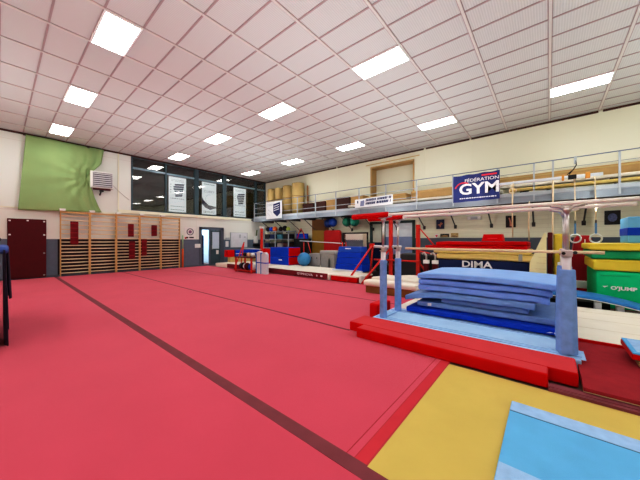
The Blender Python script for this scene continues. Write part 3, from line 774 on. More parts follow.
# ------------------------------------------------------------------ stack of blue mats
def sag(a=0., bulge=0., seed=0., lip=0., y0=1.3, rlip=0., dz=0., wrinkle=0.):
    def f(v):
        u = (v.y+.1)/2.; wv = noise.noise(Vector((v.x*1.1+seed, v.y*1.4, seed*.7)))
        z = v.z+bulge*math.sin(PI*max(0, min(1, u)))+a*wv
        if wrinkle: z += wrinkle*noise.noise(Vector((v.x*4+seed, v.y*5+v.x*6, seed)))
        if v.y > y0: z -= lip*((v.y-y0)/.7)**2
        if v.y < .35: z -= rlip*((.35-v.y)/.45)**2
        return (v.x+.02*noise.noise(Vector((v.y*1.5, seed, v.z))), v.y, z+dz)
    return f
G = 'blue mats in the pile beside the parallel bars'
def smat(name, label, m, seed, *args, r=.02, **kw):
    t = thing(name, label, 'mat', ((args[0]+args[1])/2, (args[2]+args[3])/2, args[4]), G)
    fn = sag(seed=seed, **kw)
    c_ = MB().soft(*args, r, fn, 10, 26).build('cover', m, t)
    x0, x1, y0, y1, z0, z1 = args; zm = z0+(z1-z0)*.82; P = []
    n = 14
    for i in range(n+1): P.append((x0-.001, y0+.02+(y1-y0-.04)*i/n, zm))
    for i in range(1, n): P.append((x0+.02+(x1-x0-.04)*i/n, y1+.001, zm))
    for i in range(n+1): P.append((x1+.001, y1-.02-(y1-y0-.04)*i/n, zm))
    for i in range(1, n): P.append((x1-.02-(x1-x0-.04)*i/n, y0-.001, zm))
    MB().tube([fn(Vector(p)) for p in P], .004, 5, True).build('piping', m, c_)
    return t
o = tag(MB().box(4.93, 6.3, .22, 1.85, .131, .150).build('plywood_board', mat('grey board', (.45, .43, .42))), 'thin grey board lying beneath the royal blue mat', 'board')
o = tag(MB().box(4.94, 6.3, -.2, .21, .131, .150).build('folded_mat', m_crim), 'dark red mat edge under the royal blue mat, next to the bars upright', 'mat')
t = smat('exercise_mat', 'shiny royal blue thin mat at the bottom of the blue pile', m_royal, 2., 4.84, 6.35, -.22, 2.00, .155, .240, a=.008)
MB().prism([(.02, .185), (-.02, .19), (-.05, .20), (-.02, .205)], 'x', 4.825, 4.83).box(4.825, 4.83, -.20, -.06, .188, .205).build('print_mark', m_white, t)
t = smat('exercise_mat', 'steel blue mat second from the bottom of the pile, white tag on its edge', m_bluv2, 5., 5.00, 6.40, -.30, 1.86, .250, .340, a=.008, lip=.01)
MB().box(4.975, 5.0, 1.60, 1.66, .275, .325).build('care_tag', m_white, t)
smat('exercise_mat', 'short steel blue fold between the two lower blue mats, ending before the upright', m_bluv2, 9., 5.03, 6.2, .22, 1.45, .355, .435, a=.010)
smat('exercise_mat', 'grey-blue mat whose drooping end pokes out past the others towards the far uprights', m_bluv2, 8., 4.92, 6.3, .14, 2.06, .447, .538, a=.012, lip=.10, wrinkle=.012)
smat('exercise_mat', 'cornflower blue wrinkled mat, third from the top of the pile', m_bluv, 11., 4.96, 6.35, -.02, 1.83, .548, .640, a=.010, bulge=.012, wrinkle=.015, rlip=.02)
smat('exercise_mat', 'cornflower blue mat directly beneath the pale top mat', m_bluv, 14., 4.97, 6.35, -.05, 1.82, .650, .735, a=.010, bulge=.015, wrinkle=.010, rlip=.015)
smat('exercise_mat', 'pale blue thick mat lying on top of the pile', m_bluv3, 17., 4.95, 6.40, -.12, 1.84, .748, .842, r=.028, a=.010, lip=.015, bulge=.028, rlip=.01, dz=.008)

# ------------------------------------------------------------------ springboard corner
t = thing('springboard', 'springboard with blue carpet top and red edge on the dark red board', 'springboard', (4.65, -1.2, .085))
MB().box(4.37, 4.96, -1.9, -.69, .232, .252, .006).build('deck', m_blu, t)
MB().box(4.41, 4.92, -1.86, -.73, .252, .254).build('carpet', m_blul, t)
MB().box(4.365, 4.965, -1.905, -.685, .175, .232, .006).build('edge_band', m_red, t)
for x in (4.45, 4.88):
    MB().tube([(x, -.80, .165), (x, -.74, .145), (x, -.76, .115), (x, -.95, .098), (x, -1.5, .10)], .014, 6).build('runner', m_tan, t)
MB().box(4.42, 4.90, -1.8, -1.5, .10, .175).build('base_block', m_tan, t)
MB().box(4.40, 4.60, -.82, -.74, .10, .175, .01).build('foot_block', m_tan, t)

# ------------------------------------------------------------------ bent blue strip with blocks under
t = thing('flexible_mat', 'long bent blue strip mat curving down in front of the green crash mat', 'mat', (7.9, -1, .12))
def bend(v):
    d = max(0, -.35-v.y); return (v.x, v.y, v.z-.13*d*d-.02*d)
MB().soft(7.5, 8.2, -1.9, .25, .30, .36, .02, bend, 2, 24).build('cover', m_bluetube, t)
MB().soft(7.51, 8.2, -1.88, .25, .285, .302, .004, bend, 2, 24).build('backing', m_white, t)
for i, (y, z) in enumerate([(.05, .28), (-.75, .25), (-1.05, .21)]):
    o = MB().box(7.58, 7.75, y-.05, y+.05, -.02, z-.02, .01).build('support_block', m_lgrey if i else m_grey); tag(o, ['grey support block under the blue strip behind the bars upright', 'pale support block under the middle of the bent blue strip', 'pale support block under the bent blue strip nearer its lowered end'][i], 'block')
o = MB().box(8.3, 8.6, -1.0, .4, -.02, .10, .01).build('floor_box', m_black); tag(o, 'flat black box on the floor behind the blue strip', 'box')

# ------------------------------------------------------------------ green and yellow crash mats
G = 'crash mats piled against the gallery side'
def crash(name, label, x0, x1, y0, y1, z0, z1, m, r=.04, a=.02, grp=G, seam=True, m2=None):
    t = thing(name, label, 'crash mat', ((x0+x1)/2, (y0+y1)/2, z0), grp)
    MB().soft(x0, x1, y0, y1, z0, z1, min(r, (z1-z0)*.4), wob(z0*7+y0, a), 6, 10, 3).build('cover', m, t); cv = t.children[0]
    if seam:
        zm = z1-(z1-z0)*.12
        MB().box(x0-.012, x0+.01, y0+.06, y1-.06, zm-.006, zm+.006).build('seam', m2 or m, cv)
    return t
t = crash('crash_mat', 'thick green crash mat with white lettering at the bottom of its pile', 8.5, 10.4, -3.4, -.81, -.02, .785, m_green, .05, .05, m2=m_greend)
text('lettering', "O'JUMP", .10, (8.455, -1.21, .43), xd, yd, m_prw, t, .003, bold=.004, sx=1.15)
MB().prism([(-.90, .46), (-.99, .47), (-.93, .43)], 'x', 8.452, 8.456).build('logo', m_prw, t)
crash('crash_mat', 'yellow crash mat resting on the thick green one', 8.47, 10.4, -3.4, -.76, .79, 1.03, m_yel)
crash('crash_mat', 'thin green crash mat sandwiched between two yellow ones', 8.5, 10.4, -3.4, -.73, 1.04, 1.22, m_greend)
crash('crash_mat', 'thin yellow crash mat topping the green and yellow pile', 8.46, 10.4, -3.4, -.70, 1.23, 1.385, m_yel)
t = thing('folded_mat', 'light blue folded mat with a dark blue belt on top of the yellow mat', 'mat', (9.7, -2, 1.39))
MB().soft(9.3, 10.2, -2.5, -1.40, 1.39, 1.99, .02, wob(3, .01), 3, 4, 3).build('cover', m_bluv3 if 0 else mat('light blue vinyl', (.14, .42, .74), .5), t)
MB().box(9.285, 10.21, -2.51, -1.39, 1.56, 1.74, .01).build('belt', m_royal, t)

# ------------------------------------------------------------------ DIMA pile
G2 = 'crash mats piled under the posters'
t = crash('crash_mat', 'thick navy crash mat with large white lettering, lowest of its pile', 8.6, 10.2, .36, 2.55, -.02, .89, m_navy, .04, .03, G2, False)
text('lettering', 'DIMA', .25, (8.565, 1.53, .77), xd, yd, m_prw, t, .003, bold=.006, sx=1.22)
crash('crash_mat', 'mustard crash mat with grey taped corner lying on the navy one', 8.56, 10.2, .27, 2.6, .90, 1.06, m_yelp, .05, .03, G2)
o = MB().box(8.545, 8.62, .50, .58, .91, 1.09, .01).build('corner_tape', m_grey); tag(o, 'grey tape patch stuck on the end of the mustard crash mat', 'tape')
crash('crash_mat', 'thin mustard crash mat beneath the red mats', 8.6, 10.2, .33, 2.7, 1.07, 1.20, m_yelp, .05, .02, G2)
crash('crash_mat', 'red crash mat lying on the mustard mats', 8.6, 10.2, .40, 2.95, 1.21, 1.30, m_red, .03, .02, G2)
crash('crash_mat', 'uppermost red crash mat of the pile with the navy base', 8.7, 10.2, .40, 2.65, 1.31, 1.41, m_red, .03, .03, G2)
t = thing('foam_box', 'small red box with faint lettering on top of the red crash mats', 'box', (9.5, 1.6, 1.41))
MB().prism([(1.54, 1.425), (1.00, 1.425), (1.04, 1.63), (1.49, 1.63)], 'x', 9.4, 9.9).build('body', m_red, t)
MB().box(9.395, 9.40, 1.14, 1.38, 1.50, 1.52).build('print_mark', m_prr, t)

# leaning shapes behind the near upright
t = thing('wedge_mat', 'cream and yellow wedge mat leaning upright beside the navy crash mat', 'mat', (9.7, .2, 0))
MB().prism([(.35, 0), (.03, 0), (.03, 1.60), (.075, 1.62), (.16, 1.40), (.27, 1.10), (.34, .93), (.355, .5)], 'x', 8.25, 8.52).build('body', m_beige if 0 else mat('cream yellow vinyl', (.82, .74, .42), .5), t)
b = MB()
for i in range(7): b.box(8.24, 8.252, .04, .33-.03*i, .35+.14*i, .355+.14*i)
b.build('crease', m_tan2, t)
t = thing('panel_mat', 'dark red panel mat standing upright next to the cream wedge', 'mat', (9.7, -.2, 0))
MB().soft(9.30, 9.9, -.09, .015, 0, 1.66, .03, None, 2, 2).build('body', m_crim, t)
t = thing('panel_mat', 'yellow panel mat standing upright behind the parallel bars upright', 'mat', (9.9, -.6, 0))
MB().soft(9.4, 9.95, -.42, -.11, 0, 1.62, .04, None, 2, 2).build('body', m_yel, t)
t = thing('tapered_block', 'dark red tapered vaulting block standing beneath the rings', 'vaulting block', (10.0, -.7, 0))
MB().prism([(-.44, .31), (-1.00, .31), (-.93, 1.50), (-.87, 1.59), (-.65, 1.59), (-.58, 1.50)], 'x', 10.62, 11.1).build('body', mat('ruby vinyl', (.40, .01, .02), .4), t)
MB().box(10.60, 11.12, -1.02, -.44, .10, .31, .01).build('white_band', m_white, t)
MB().box(10.60, 11.12, -1.03, -.44, 0, .10, .01).build('base_tier', m_red, t)
MB().box(10.61, 10.62, -.80, -.78, 1.23, 1.48).build('mark', m_white, t)
t = thing('padded_post', 'red padded post with white collar beside the panel mats', 'post', (8.6, -.25, 0))
MB().box(8.5, 8.62, -.30, -.18, 0, .86, .02).build('pad', m_crim, t)
MB().box(8.49, 8.63, -.31, -.17, .86, .93, .01).build('collar', m_white, t)
MB().tube([(8.56, -.24, .93), (8.56, -.24, 1.08), (8.60, -.30, 1.14)], .03, 8).build('fitting', m_chrome, t)
MB().sphere((8.56, -.24, 1.13), .045, 10, 8).build('knob', m_red, t)

# ------------------------------------------------------------------ rings and climbing ropes
for i, y in enumerate([-.58, -.99]):
    lab = ['gymnastic ring hanging beside the parallel bars upright, nearer the wedge mat', 'gymnastic ring hanging over the end of the yellow crash mat'][i]
    x = 10.45; zc = 1.50; yy = y
    t = thing('gymnastic_ring', lab, 'ring', (x, yy, zc), 'pair of hanging rings')
    # ring faces the hall
    MB().tube([(x+.0, yy+.115*math.cos(a), zc+.115*math.sin(a)) for a in [q*PI/14 for q in range(28)]], .021, 8, True).build('ring', m_lgrey, t)
    MB().box(x-.012, x+.012, yy-.022, yy+.022, zc+.10, zc+.42).build('strap', mat('blue webbing', (.08, .22, .45), .7), t)
    MB().box(x-.015, x+.015, yy-.018, yy+.018, zc+.42, zc+.50).build('buckle', m_steeld, [q for q in t.children if q.name.startswith('strap')][0])
    MB().tube([(x, yy, zc+.50), (x+.05, yy, 2.6), (10.68, yy, 3.25)], .013, 6).build('rope', m_rope, t)
for (xw, yw, zlo, zhi, kn, lab) in [(10.5, .86, 1.55, 3.35, True, 'pale climbing rope with a knot looped on the gallery edge, above the red box'), (10.5, .45, 1.45, 2.66, False, 'slim pale rope hanging from the gallery edge beside the red crash mats'),
                            (10.5, -.11, .2, 3.3, False, 'pale rope hanging past the gallery in front of the yellow panel mat')]:
    t = thing('climbing_rope', lab, 'rope', (xw, yw, zlo), 'ropes hanging from the gallery')
    MB().tube([(xw, yw, zlo), (xw, yw+.01, (zlo+zhi)/2), (xw, yw, zhi-.2), (10.76, yw, zhi)], .019, 8).build('rope', m_rope, t)
    if kn:
        MB().tube([(xw+.02, yw+.09*math.cos(a), 3.02+.09*math.sin(a)) for a in [q*PI/8 for q in range(16)]], .018, 6, True).sphere((xw, yw, 3.18), .05, 10, 8).build('knot', m_rope, t)

# ------------------------------------------------------------------ posters, wall lamp on the block wall
def poster(y0, y1, z0, z1, m, label, fig=None, fm=None):
    t = thing('wall_poster', label, 'poster', (12.07, (y0+y1)/2, z0))
    MB().box(12.07, 12.085, min(y0, y1), max(y0, y1), z0, z1).build('sheet', m, t)
    if fig:
        MB().prism([((y0+y1)/2+a*(y0-y1), z0+c_*(z1-z0)) for a, c_ in fig], 'x', 12.062, 12.07).build('picture', fm, t)
m_pd = mat('poster dark blue', (.02, .025, .08), .4, var=.3, scale=20); m_pk = mat('poster black', (.012, .010, .012), .4, var=.3, scale=20)
m_skin = mat('print skin', (.55, .22, .15), .5, var=.2, scale=20)
poster(3.66, 3.34, 1.93, 2.33, m_pd, 'small dark blue poster with a leaping gymnast, on the block wall', [(-.35, .55), (-.1, .72), (.1, .5), (.35, .45), (.1, .35), (0, .15), (-.1, .4)], m_skin)
poster(1.20, .90, 1.92, 2.35, m_pk, 'black poster with a pale reaching arm figure, above the red crash mats', [(-.2, .1), (-.05, .5), (.1, .85), (.22, .8), (.1, .45), (.1, .1)], m_skin)
poster(-1.33, -1.67, 1.93, 2.36, m_pk, 'black poster with a bluish round emblem, near the rings', [(.3*math.cos(a), .5+.3*math.sin(a)) for a in [q*PI/6 for q in range(12)]], mat('print blue', (.10, .12, .25), .5, var=.5, scale=15))
poster(3.72, 3.58, 1.56, 1.72, m_white, 'tiny white card with a red heart shape under the blue poster', [(-.35, .6), (0, .1), (.35, .6), (.2, .8), (0, .65), (-.2, .8)], m_prr)
poster(3.50, 3.15, 1.58, 1.72, m_pk, 'small dark landscape photograph pinned above the dado', [(-.4, .2), (.4, .2), (.4, .4), (0, .6), (-.4, .4)], m_tan)
poster(3.08, 2.80, 1.58, 1.75, mat('sunset print', (.5, .35, .16), .5, var=.4, scale=15), 'small tan landscape photograph pinned beside the dark one', [(-.4, .15), (.4, .15), (.4, .35), (-.4, .3)], m_brown)
t = thing('wall_lamp', 'white emergency lamp box fixed under the gallery above the posters', 'lamp', (12.0, 2.3, 2.25))
MB().box(11.98, 12.09, 1.98, 2.46, 2.25, 2.40, .02).build('housing', m_white, t)
MB().box(11.975, 11.985, 2.1, 2.34, 2.27, 2.36).build('lens', m_bgrey, t)

# glazed double door on the block wall under the gallery
d = MB().box(12.04, 12.2, 4.58, 4.70, 0, 2.36).box(12.04, 12.2, 6.05, 6.22, 0, 2.36).box(12.04, 12.2, 6.74, 6.86, 0, 2.36).box(12.04, 12.2, 4.58, 6.86, 2.25, 2.37).box(12.04, 12.16, 4.58, 6.86, 0, .08).build('door_2', mat('dark green grey frame', (.035, .06, .06), .45))
struct(d, 'dark framed glazed door under the gallery', 'door')
MB().box(12.12, 12.14, 4.70, 6.05, 1.62, 2.25).build('upper_pane', mat('pale grey pane', (.74, .80, .86), .3), d)
MB().box(12.12, 12.14, 4.70, 6.05, .08, 1.62).build('lower_panel', mat('blue grey panel', (.24, .30, .50), .4), d)
MB().box(12.12, 12.14, 6.22, 6.74, 1.35, 2.25).build('side_pane', mat('pale cream pane', (.66, .68, .58), .3), d)
MB().box(12.12, 12.14, 6.22, 6.74, .08, 1.35).build('side_panel', m_navy, d)

# ------------------------------------------------------------------ tumbling track / podium beyond the red floor
t = thing('tumbling_track', 'long cream topped tumbling track with maroon side along the gallery', 'tumbling track', (8.7, 9, 0))
MB().box(7.80, 9.75, 6.1, 14.1, .0, .20, .008).build('deck', m_beige, t)
MB().box(7.74, 7.80, 6.2, 12.9, .02, .225, .004, 1).build('side_board', mat('maroon board', (.16, .012, .02), .5), t)
text('lettering', 'GYMNOVA', .13, (7.735, 7.3, .12), xd, yd, m_prw, t, .002, sx=1.3)
MB().box(7.735, 7.742, 6.4, 6.5, .09, .15).box(7.735, 7.742, 6.65, 6.7, .09, .15).box(7.735, 7.742, 11.3, 11.4, .09, .15).box(7.735, 7.742, 11.0, 11.06, .09, .15).build('mark', m_prw, t)
t = thing('landing_block', 'red sided cream landing block at the near end of the tumbling track', 'mat', (8.6, 5.4, 0))
MB().box(7.80, 8.85, 4.95, 6.05, 0, .17, .01).build('side', m_red, t)
MB().soft(7.78, 8.86, 4.92, 6.06, .17, .225, .02, wob(2, .02)).build('top_cover', m_beige, t)
b = MB().soft(7.85, 8.15, 4.80, 4.92, 0, .26, .06, wob(9, .12), 4, 4, 4)
tag(b.build('cloth_bundle', m_white), 'crumpled white cloth bundle at the end of the landing block', 'cloth')
tag(MB().box(8.2, 9.5, 14.2, 14.9, -.02, .12, .01).build('timber_platform', m_beige), 'low pale platform in front of the doorway', 'platform')

# low cream beams between track and bars
t = thing('floor_beam', 'low cream padded beam with a brown base behind the far bars uprights', 'beam', (6.6, 3.4, 0))
MB().soft(6.55, 6.90, 2.45, 3.95, .20, .36, .06, wob(4, .03), 3, 10).build('body', m_beige, t)
MB().box(6.62, 6.84, 2.5, 3.9, 0, .21).build('base', m_brownw, t)
t = thing('rolled_cloth', 'cream rumpled landing mat lying behind the low beam', 'mat', (7.9, 3.3, 0))
MB().soft(7.4, 8.4, 2.7, 4.2, 0, .33, .08, wob(6, .16), 8, 12, 3).build('cover', m_beige, t)
o = MB().soft(7.3, 7.9, 2.3, 2.66, .0, .42, .08, wob(1, .05), 4, 4, 3).build('blue_cushion', mat('mid blue', (.06, .22, .40), .6)); tag(o, 'blue rounded cushion behind the pile of blue mats', 'cushion')

# ------------------------------------------------------------------ apparatus by the window end
t = thing('trampette_bed', 'blue and red padded trampoline bed standing before the notice board', 'trampoline', (9.3, 13.9, .2))
MB().box(8.3, 8.75, 13.75, 14.15, .50, .90, .04).build('end_pad', m_red, t)
MB().box(8.75, 10.5, 13.75, 14.15, .52, .88, .04).build('side_pad', m_royal, t)
MB().box(8.72, 8.78, 13.74, 14.16, .51, .89, .01).build('strap', m_navy, t)
MB().box(8.8, 10.4, 13.73, 13.75, .66, .70).build('piping', m_lgrey, t)
MB().box(8.5, 10.3, 13.8, 14.1, .2, .5).build('box_base', m_tan2, t)
t = thing('red_frame_table', 'red steel frame trolley holding assorted loose kit', 'trolley', (7.4, 10.6, 0))
for (x, y) in [(7.15, 9.95), (7.65, 9.95), (7.15, 11.15), (7.65, 11.15)]:
    MB().box(x-.03, x+.03, y-.03, y+.03, .0, .66).build('leg', m_redsteel, t)
MB().box(7.1, 7.7, 9.9, 11.2, .66, .71, .01).build('top', mat('dull red board', (.10, .015, .015), .5), t)
MB().box(7.1, 7.7, 9.9, 11.2, .06, .10).build('shelf', m_redsteel, t)
random.seed(11)
kc = [m_navy, m_black, m_lgrey, m_crim, m_black, m_royal, m_white]
kl = ['navy cloth bag at the back of the red trolley', 'black bag on the red trolley shelf, beside the navy one', 'grey ball on the red trolley shelf', 'dark crimson bag on the red trolley shelf', 'black ball near the end of the red trolley shelf', 'royal blue bag on the red trolley shelf', 'white ball at the end of the red trolley shelf']
for i in range(7):
    y = 11.0-.155*i
    o = MB().sphere((7.35, y, .10+.16), .12+.03*(i % 2), 14, 10, 1.1).build('kit_bag' if i not in (2, 4, 6) else 'small_ball', kc[i]); tag(o, kl[i], 'bag' if i not in (2, 4, 6) else 'ball')
for i, (y, m_) in enumerate([(10.2, m_white), (10.5, mat('peach', (.7, .4, .25))), (10.8, m_black)]):
    o = MB().sphere((7.4, y, .71+.09), .10, 14, 10, .9).build('small_ball', m_); tag(o, ['white ball on top of the red trolley', 'peach coloured ball on top of the red trolley', 'black ball on top of the red trolley'][i], 'ball')
t = thing('strapped_mats', 'pair of pale grey upright mats bound with blue straps', 'mat', (7.42, 9.44, 0))
def rnd_slab(x0, x1, y0, y1, z0, z1):
    r = (y1-y0)/2; cy_ = (y0+y1)/2
    poly = [(y0, z0)]+[(cy_-r*math.cos(a), z1-r+r*math.sin(a)) for a in [q*PI/10 for q in range(11)]]+[(y1, z0)]
    return poly
for i, y in enumerate((9.64, 9.30)):
    MB().prism(rnd_slab(0, 0, y-.16, y+.16, 0, .98-.05*i), 'x', 7.30, 7.45).build('mat_slab', m_lgrey, t)
MB().box(7.285, 7.46, 9.12, 9.82, .46, .50).build('strap', m_royal, t)
MB().box(7.285, 7.46, 9.45, 9.50, .0, .92).box(7.285, 7.30, 9.77, 9.82, 0, .85).build('strap', m_bluetube, t)
t = thing('red_stand', 'tall red steel upright with slanting braces beside the equipment rack', 'stand', (8.4, 10.9, 0))
MB().box(9.25, 9.35, 11.95, 12.07, .2, 2.1, .01).build('post', m_redsteel, t)

MB().tube([(8.17, 12.0, 1.36), (7.6, 12.0, .0)], .028, 8).tube([(8.17, 12.0, 1.36), (7.95, 12.0, .0)], .028, 8).build('brace', m_redsteel, t)
MB().tube([(8.17, 12.0, 1.05), (9.3, 12.0, .95)], .025, 8).build('cross_bar', m_lgrey, t)
MB().box(9.2, 9.4, 11.9, 12.12, 2.1, 2.2, .01).build('head', m_white, t)

# red/blue foam cubes
t = thing('vault_cube', 'blue and red foam cube block with a seam at half height', 'foam block', (9.7, 10.5, .2))
MB().soft(9.3, 10.1, 9.85, 11.3, .20, .62, .03, None, 2, 2).build('lower_block', m_royal, t)
MB().soft(9.3, 10.1, 9.85, 11.3, .625, 1.09, .03, None, 2, 2).build('upper_block', m_royal, t)
MB().box(9.30, 10.09, 9.835, 9.87, .22, .60, .006).box(9.30, 10.09, 9.835, 9.87, .65, 1.07, .006).build('red_face', m_red, t)
MB().box(9.285, 9.292, 10.35, 10.60, .42, .48).build('mark', m_prw, t)
o = MB().soft(9.35, 9.6, 11.32, 12.2, .2, 1.0, .03).build('foam_block', m_red); tag(o, 'red foam block tucked between the blue cube and the strapped mats', 'foam block')
t = thing('exercise_ball', 'large sky blue exercise ball on the track beside the foam cube', 'ball', (9.9, 9.1, .2))
MB().sphere((9.62, 9.12, .53), .33, 28, 18).build('ball', mat('ball blue', (.05, .24, .50), .4, var=.05), t)
MB().sphere((9.62-.24, 9.12-.23, .53), .012, 8, 6).build('valve', m_navy, t)
t = thing('foam_box', 'plain grey foam box beside the blue exercise ball', 'box', (10.1, 8.9, 0))
MB().soft(10.0, 10.6, 8.42, 9.15, .0, .80, .03, None, 2, 2).build('body', m_grey, t)
MB().box(9.99, 10.0, 8.6, 8.64, .55, .62).box(9.99, 10.0, 8.95, 8.99, .55, .62).build('grip', m_black, t)
t = thing('foam_box', 'grey foam box with arched cut-outs and a pale lid', 'box', (10.1, 8.1, 0))
MB().prism([(7.55, 0), (7.78, 0), (7.80, .5), (7.86, .62), (7.92, .5), (7.94, 0), (8.36, 0), (8.34, .78), (7.57, .78)], 'x', 10.0, 10.6).build('body', m_grey, t)
MB().soft(9.95, 10.65, 7.50, 8.42, .78, .96, .06, None, 2, 2).build('lid', m_lgrey if 0 else mat('light taupe', (.42, .40, .38)), t)
# low table/bar rail above the ball
t = thing('low_bar', 'low training bar with red legs standing behind the blue ball', 'bar', (10.8, 9, 0))
MB().cyl((10.85, 10.6, 1.42), (10.85, 7.75, 1.30), .025, 10).build('bar', m_lgrey, t)
for y in (10.3, 7.7):
    MB().tube([(10.85, y, 0), (10.85, y, 1.36)], .03, 8).build('post', m_redsteel, t)
MB().tube([(10.85, 10.0, 1.36), (10.85, 9.5, .02)], .022, 6).build('brace', m_redsteel, t)
t = thing('black_mat', 'tall black mat leaning on the wall behind the blue ball', 'mat', (11.6, 11.2, 0))
MB().box(11.5, 11.7, 10.5, 11.75, 0, 1.55, .02).build('body', m_black, t)
# upright yellow & red mats
t = thing('upright_mat', 'mustard brown mat with clipped corners standing against the wall', 'mat', (11.8, 10.05, 0))
MB().prism([(9.6, 0), (9.6, 2.0), (10.4, 2.02), (10.5, 1.92), (10.5, 0)], 'x', 11.75, 11.85).build('cover', mat('ochre vinyl', (.30, .17, .02), .5), t)
t = thing('upright_mat', 'bright red mat with clipped corners standing against the wall', 'mat', (11.7, 9.0, 0))
MB().prism([(8.47, 0), (8.47, 1.90), (8.55, 2.0), (9.5, 2.0), (9.58, 1.92), (9.58, 0)], 'x', 11.72, 11.84).build('cover', mat('scarlet vinyl', (.52, .012, .015), .5), t)
# brown timber panel on the wall (door_3)
d = struct(MB().box(12.03, 12.12, 9.55, 10.75, 0, 2.66).build('door_3', m_brownw), 'brown timber door on the wall below the gallery', 'door')
MB().box(12.0, 12.03, 9.68, 10.60, .1, 2.6).build('door_leaf', mat('brown leaf', (.20, .09, .025)), d)

# mirror
t = thing('standing_mirror', 'black framed mirror on legs behind the blue vaulting box', 'mirror', (11, 7.05, 0))
b = MB().box(10.97, 11.03, 6.36, 6.42, .1, 1.82).box(10.97, 11.03, 7.74, 7.80, .1, 1.82).box(10.97, 11.03, 6.36, 7.80, 1.76, 1.83).box(10.97, 11.03, 6.36, 7.80, .8, .86)
b.build('frame', m_black, t)
mm = mat('mirror silver', (.85, .85, .85), .03, metal=1, var=0)
MB().box(10.995, 11.005, 6.42, 7.74, .86, 1.76).build('glass', mm, t)
MB().box(10.7, 11.3, 6.36, 6.42, 0, .1).box(10.7, 11.3, 7.74, 7.80, 0, .1).build('foot', m_black, t)

# blue tiered vaulting box
t = thing('vaulting_box', 'royal blue tapered vaulting box in four tiers', 'vaulting box', (9.4, 6, 0))
def tier(z0, z1, y0a, y1a, y0b, y1b, x0a, x1a, x0b, x1b, m, nm, par):
    b = MB(); q = [(x0a, y0a, z0), (x1a, y0a, z0), (x1a, y1a, z0), (x0a, y1a, z0), (x0b, y0b, z1), (x1b, y0b, z1), (x1b, y1b, z1), (x0b, y1b, z1)]
    v = [b.bm.verts.new(p) for p in q]
    for f in ((0, 1, 2, 3), (4, 5, 6, 7), (0, 1, 5, 4), (1, 2, 6, 5), (2, 3, 7, 6), (3, 0, 4, 7)): b.bm.faces.new([v[i] for i in f])
    o = b.build(nm, m, par); bv = o.modifiers.new('b', 'BEVEL'); bv.width = .02; bv.segments = 3; return o
zz = [.22, .50, .76, .98, 1.20]
for i in range(4):
    f0 = (zz[i]-.22)/.98; f1 = (zz[i+1]-.22)/.98-.01
    tier(zz[i], zz[i+1]-.008, 5.45+.15*f0, 6.78-.12*f0, 5.45+.15*f1, 6.78-.12*f1, 9.0+.12*f0, 9.7-.12*f0, 9.0+.12*f1, 9.7-.12*f1, m_royal if i != 3 else mat('bright royal vinyl', (.008, .075, .50), .4), 'tier', t)
MB().box(8.9, 9.02, 5.45, 6.85, .21, .27, .01).build('base_bar', m_lgrey, t)
MB().box(9.09, 9.11, 6.05, 6.32, 1.10, 1.14).build('mark', m_prw, t)

# balls in nets under the gallery
for i, (y, z, m_, lab) in enumerate([(9.02, 2.38, mat('dark blue ball', (.008, .03, .14), .4), 'navy ball hung under the gallery beside the brown door'), (8.72, 2.42, mat('blue ball', (.01, .05, .28), .4), 'brighter blue ball hung under the gallery'),
                                (7.82, 2.40, mat('green ball', (.01, .15, .09), .4), 'dark green ball hung under the gallery'), (7.36, 2.40, mat('teal ball', (.02, .22, .15), .4), 'teal green ball hung under the gallery, next to the red bar ends')]):
    t = thing('hanging_ball', lab, 'ball', (11.5, y, z), 'balls hung in nets under the gallery')
    MB().sphere((11.4, y, z-.02), .23, 24, 16).build('ball', m_, t)
    b = MB()
    for q in range(4):
        a0 = q*PI/4
        b.tube([(11.4+.235*math.sin(a)*math.cos(a0), y+.235*math.sin(a)*math.sin(a0), z-.02+.235*math.cos(a)) for a in [k*PI/10 for k in range(20)]], .004, 4, True)
    b.tube([(11.4, y, z+.20), (11.4, y, 2.74)], .006, 4); b.build('net', m_white if 0 else m_navy, t)

# equipment rack under the gallery
t = thing('storage_rack', 'grey steel rack of small kit beneath the window end of the gallery', 'rack', (11.5, 13, 0))
for y in (11.9, 13.1, 14.3):
    for x in (11.2, 11.8): MB().box(x-.025, x+.025, y-.025, y+.025, 0, 2.05).build('post', m_steel, t)
for z in (.3, .95, 1.5, 1.98): MB().box(11.18, 11.82, 11.88, 14.33, z, z+.035).build('shelf', m_steel, t)
def ballrow(items, z):
    for (y, r, m_, nm, lab) in items:
        o = MB().sphere((11.42, y, z+r), r, 16, 12).build(nm, m_); tag(o, lab, 'ball')
m_or = mat('orange ball', (.75, .16, .03), .45)
ballrow([(14.05, .16, m_black, 'sport_ball', 'black ball on top of the rack nearest the windows'), (13.72, .15, m_royal, 'sport_ball', 'blue ball on top of the rack'), (13.36, .16, m_or, 'sport_ball', 'orange ball on top of the rack'),
         (12.85, .14, m_black, 'sport_ball', 'black ball beside the orange one on top of the rack'), (12.45, .17, m_black, 'sport_ball', 'larger black ball on top of the rack'), (12.15, .13, mat('lime', (.4, .5, .1)), 'sport_ball', 'lime ball on the rack top near its end')], 2.015)
bl = [(14.0, 'b'), (13.5, 'k'), (12.8, 't'), (12.3, 'k')]
mk = {'b': m_navy, 'k': m_black, 't': mat('teal bin', (.03, .16, .22), .5), 'g': m_grey, 'w': m_brown}
nm = {'b': 'navy', 'k': 'black', 't': 'teal', 'g': 'grey', 'w': 'brown'}
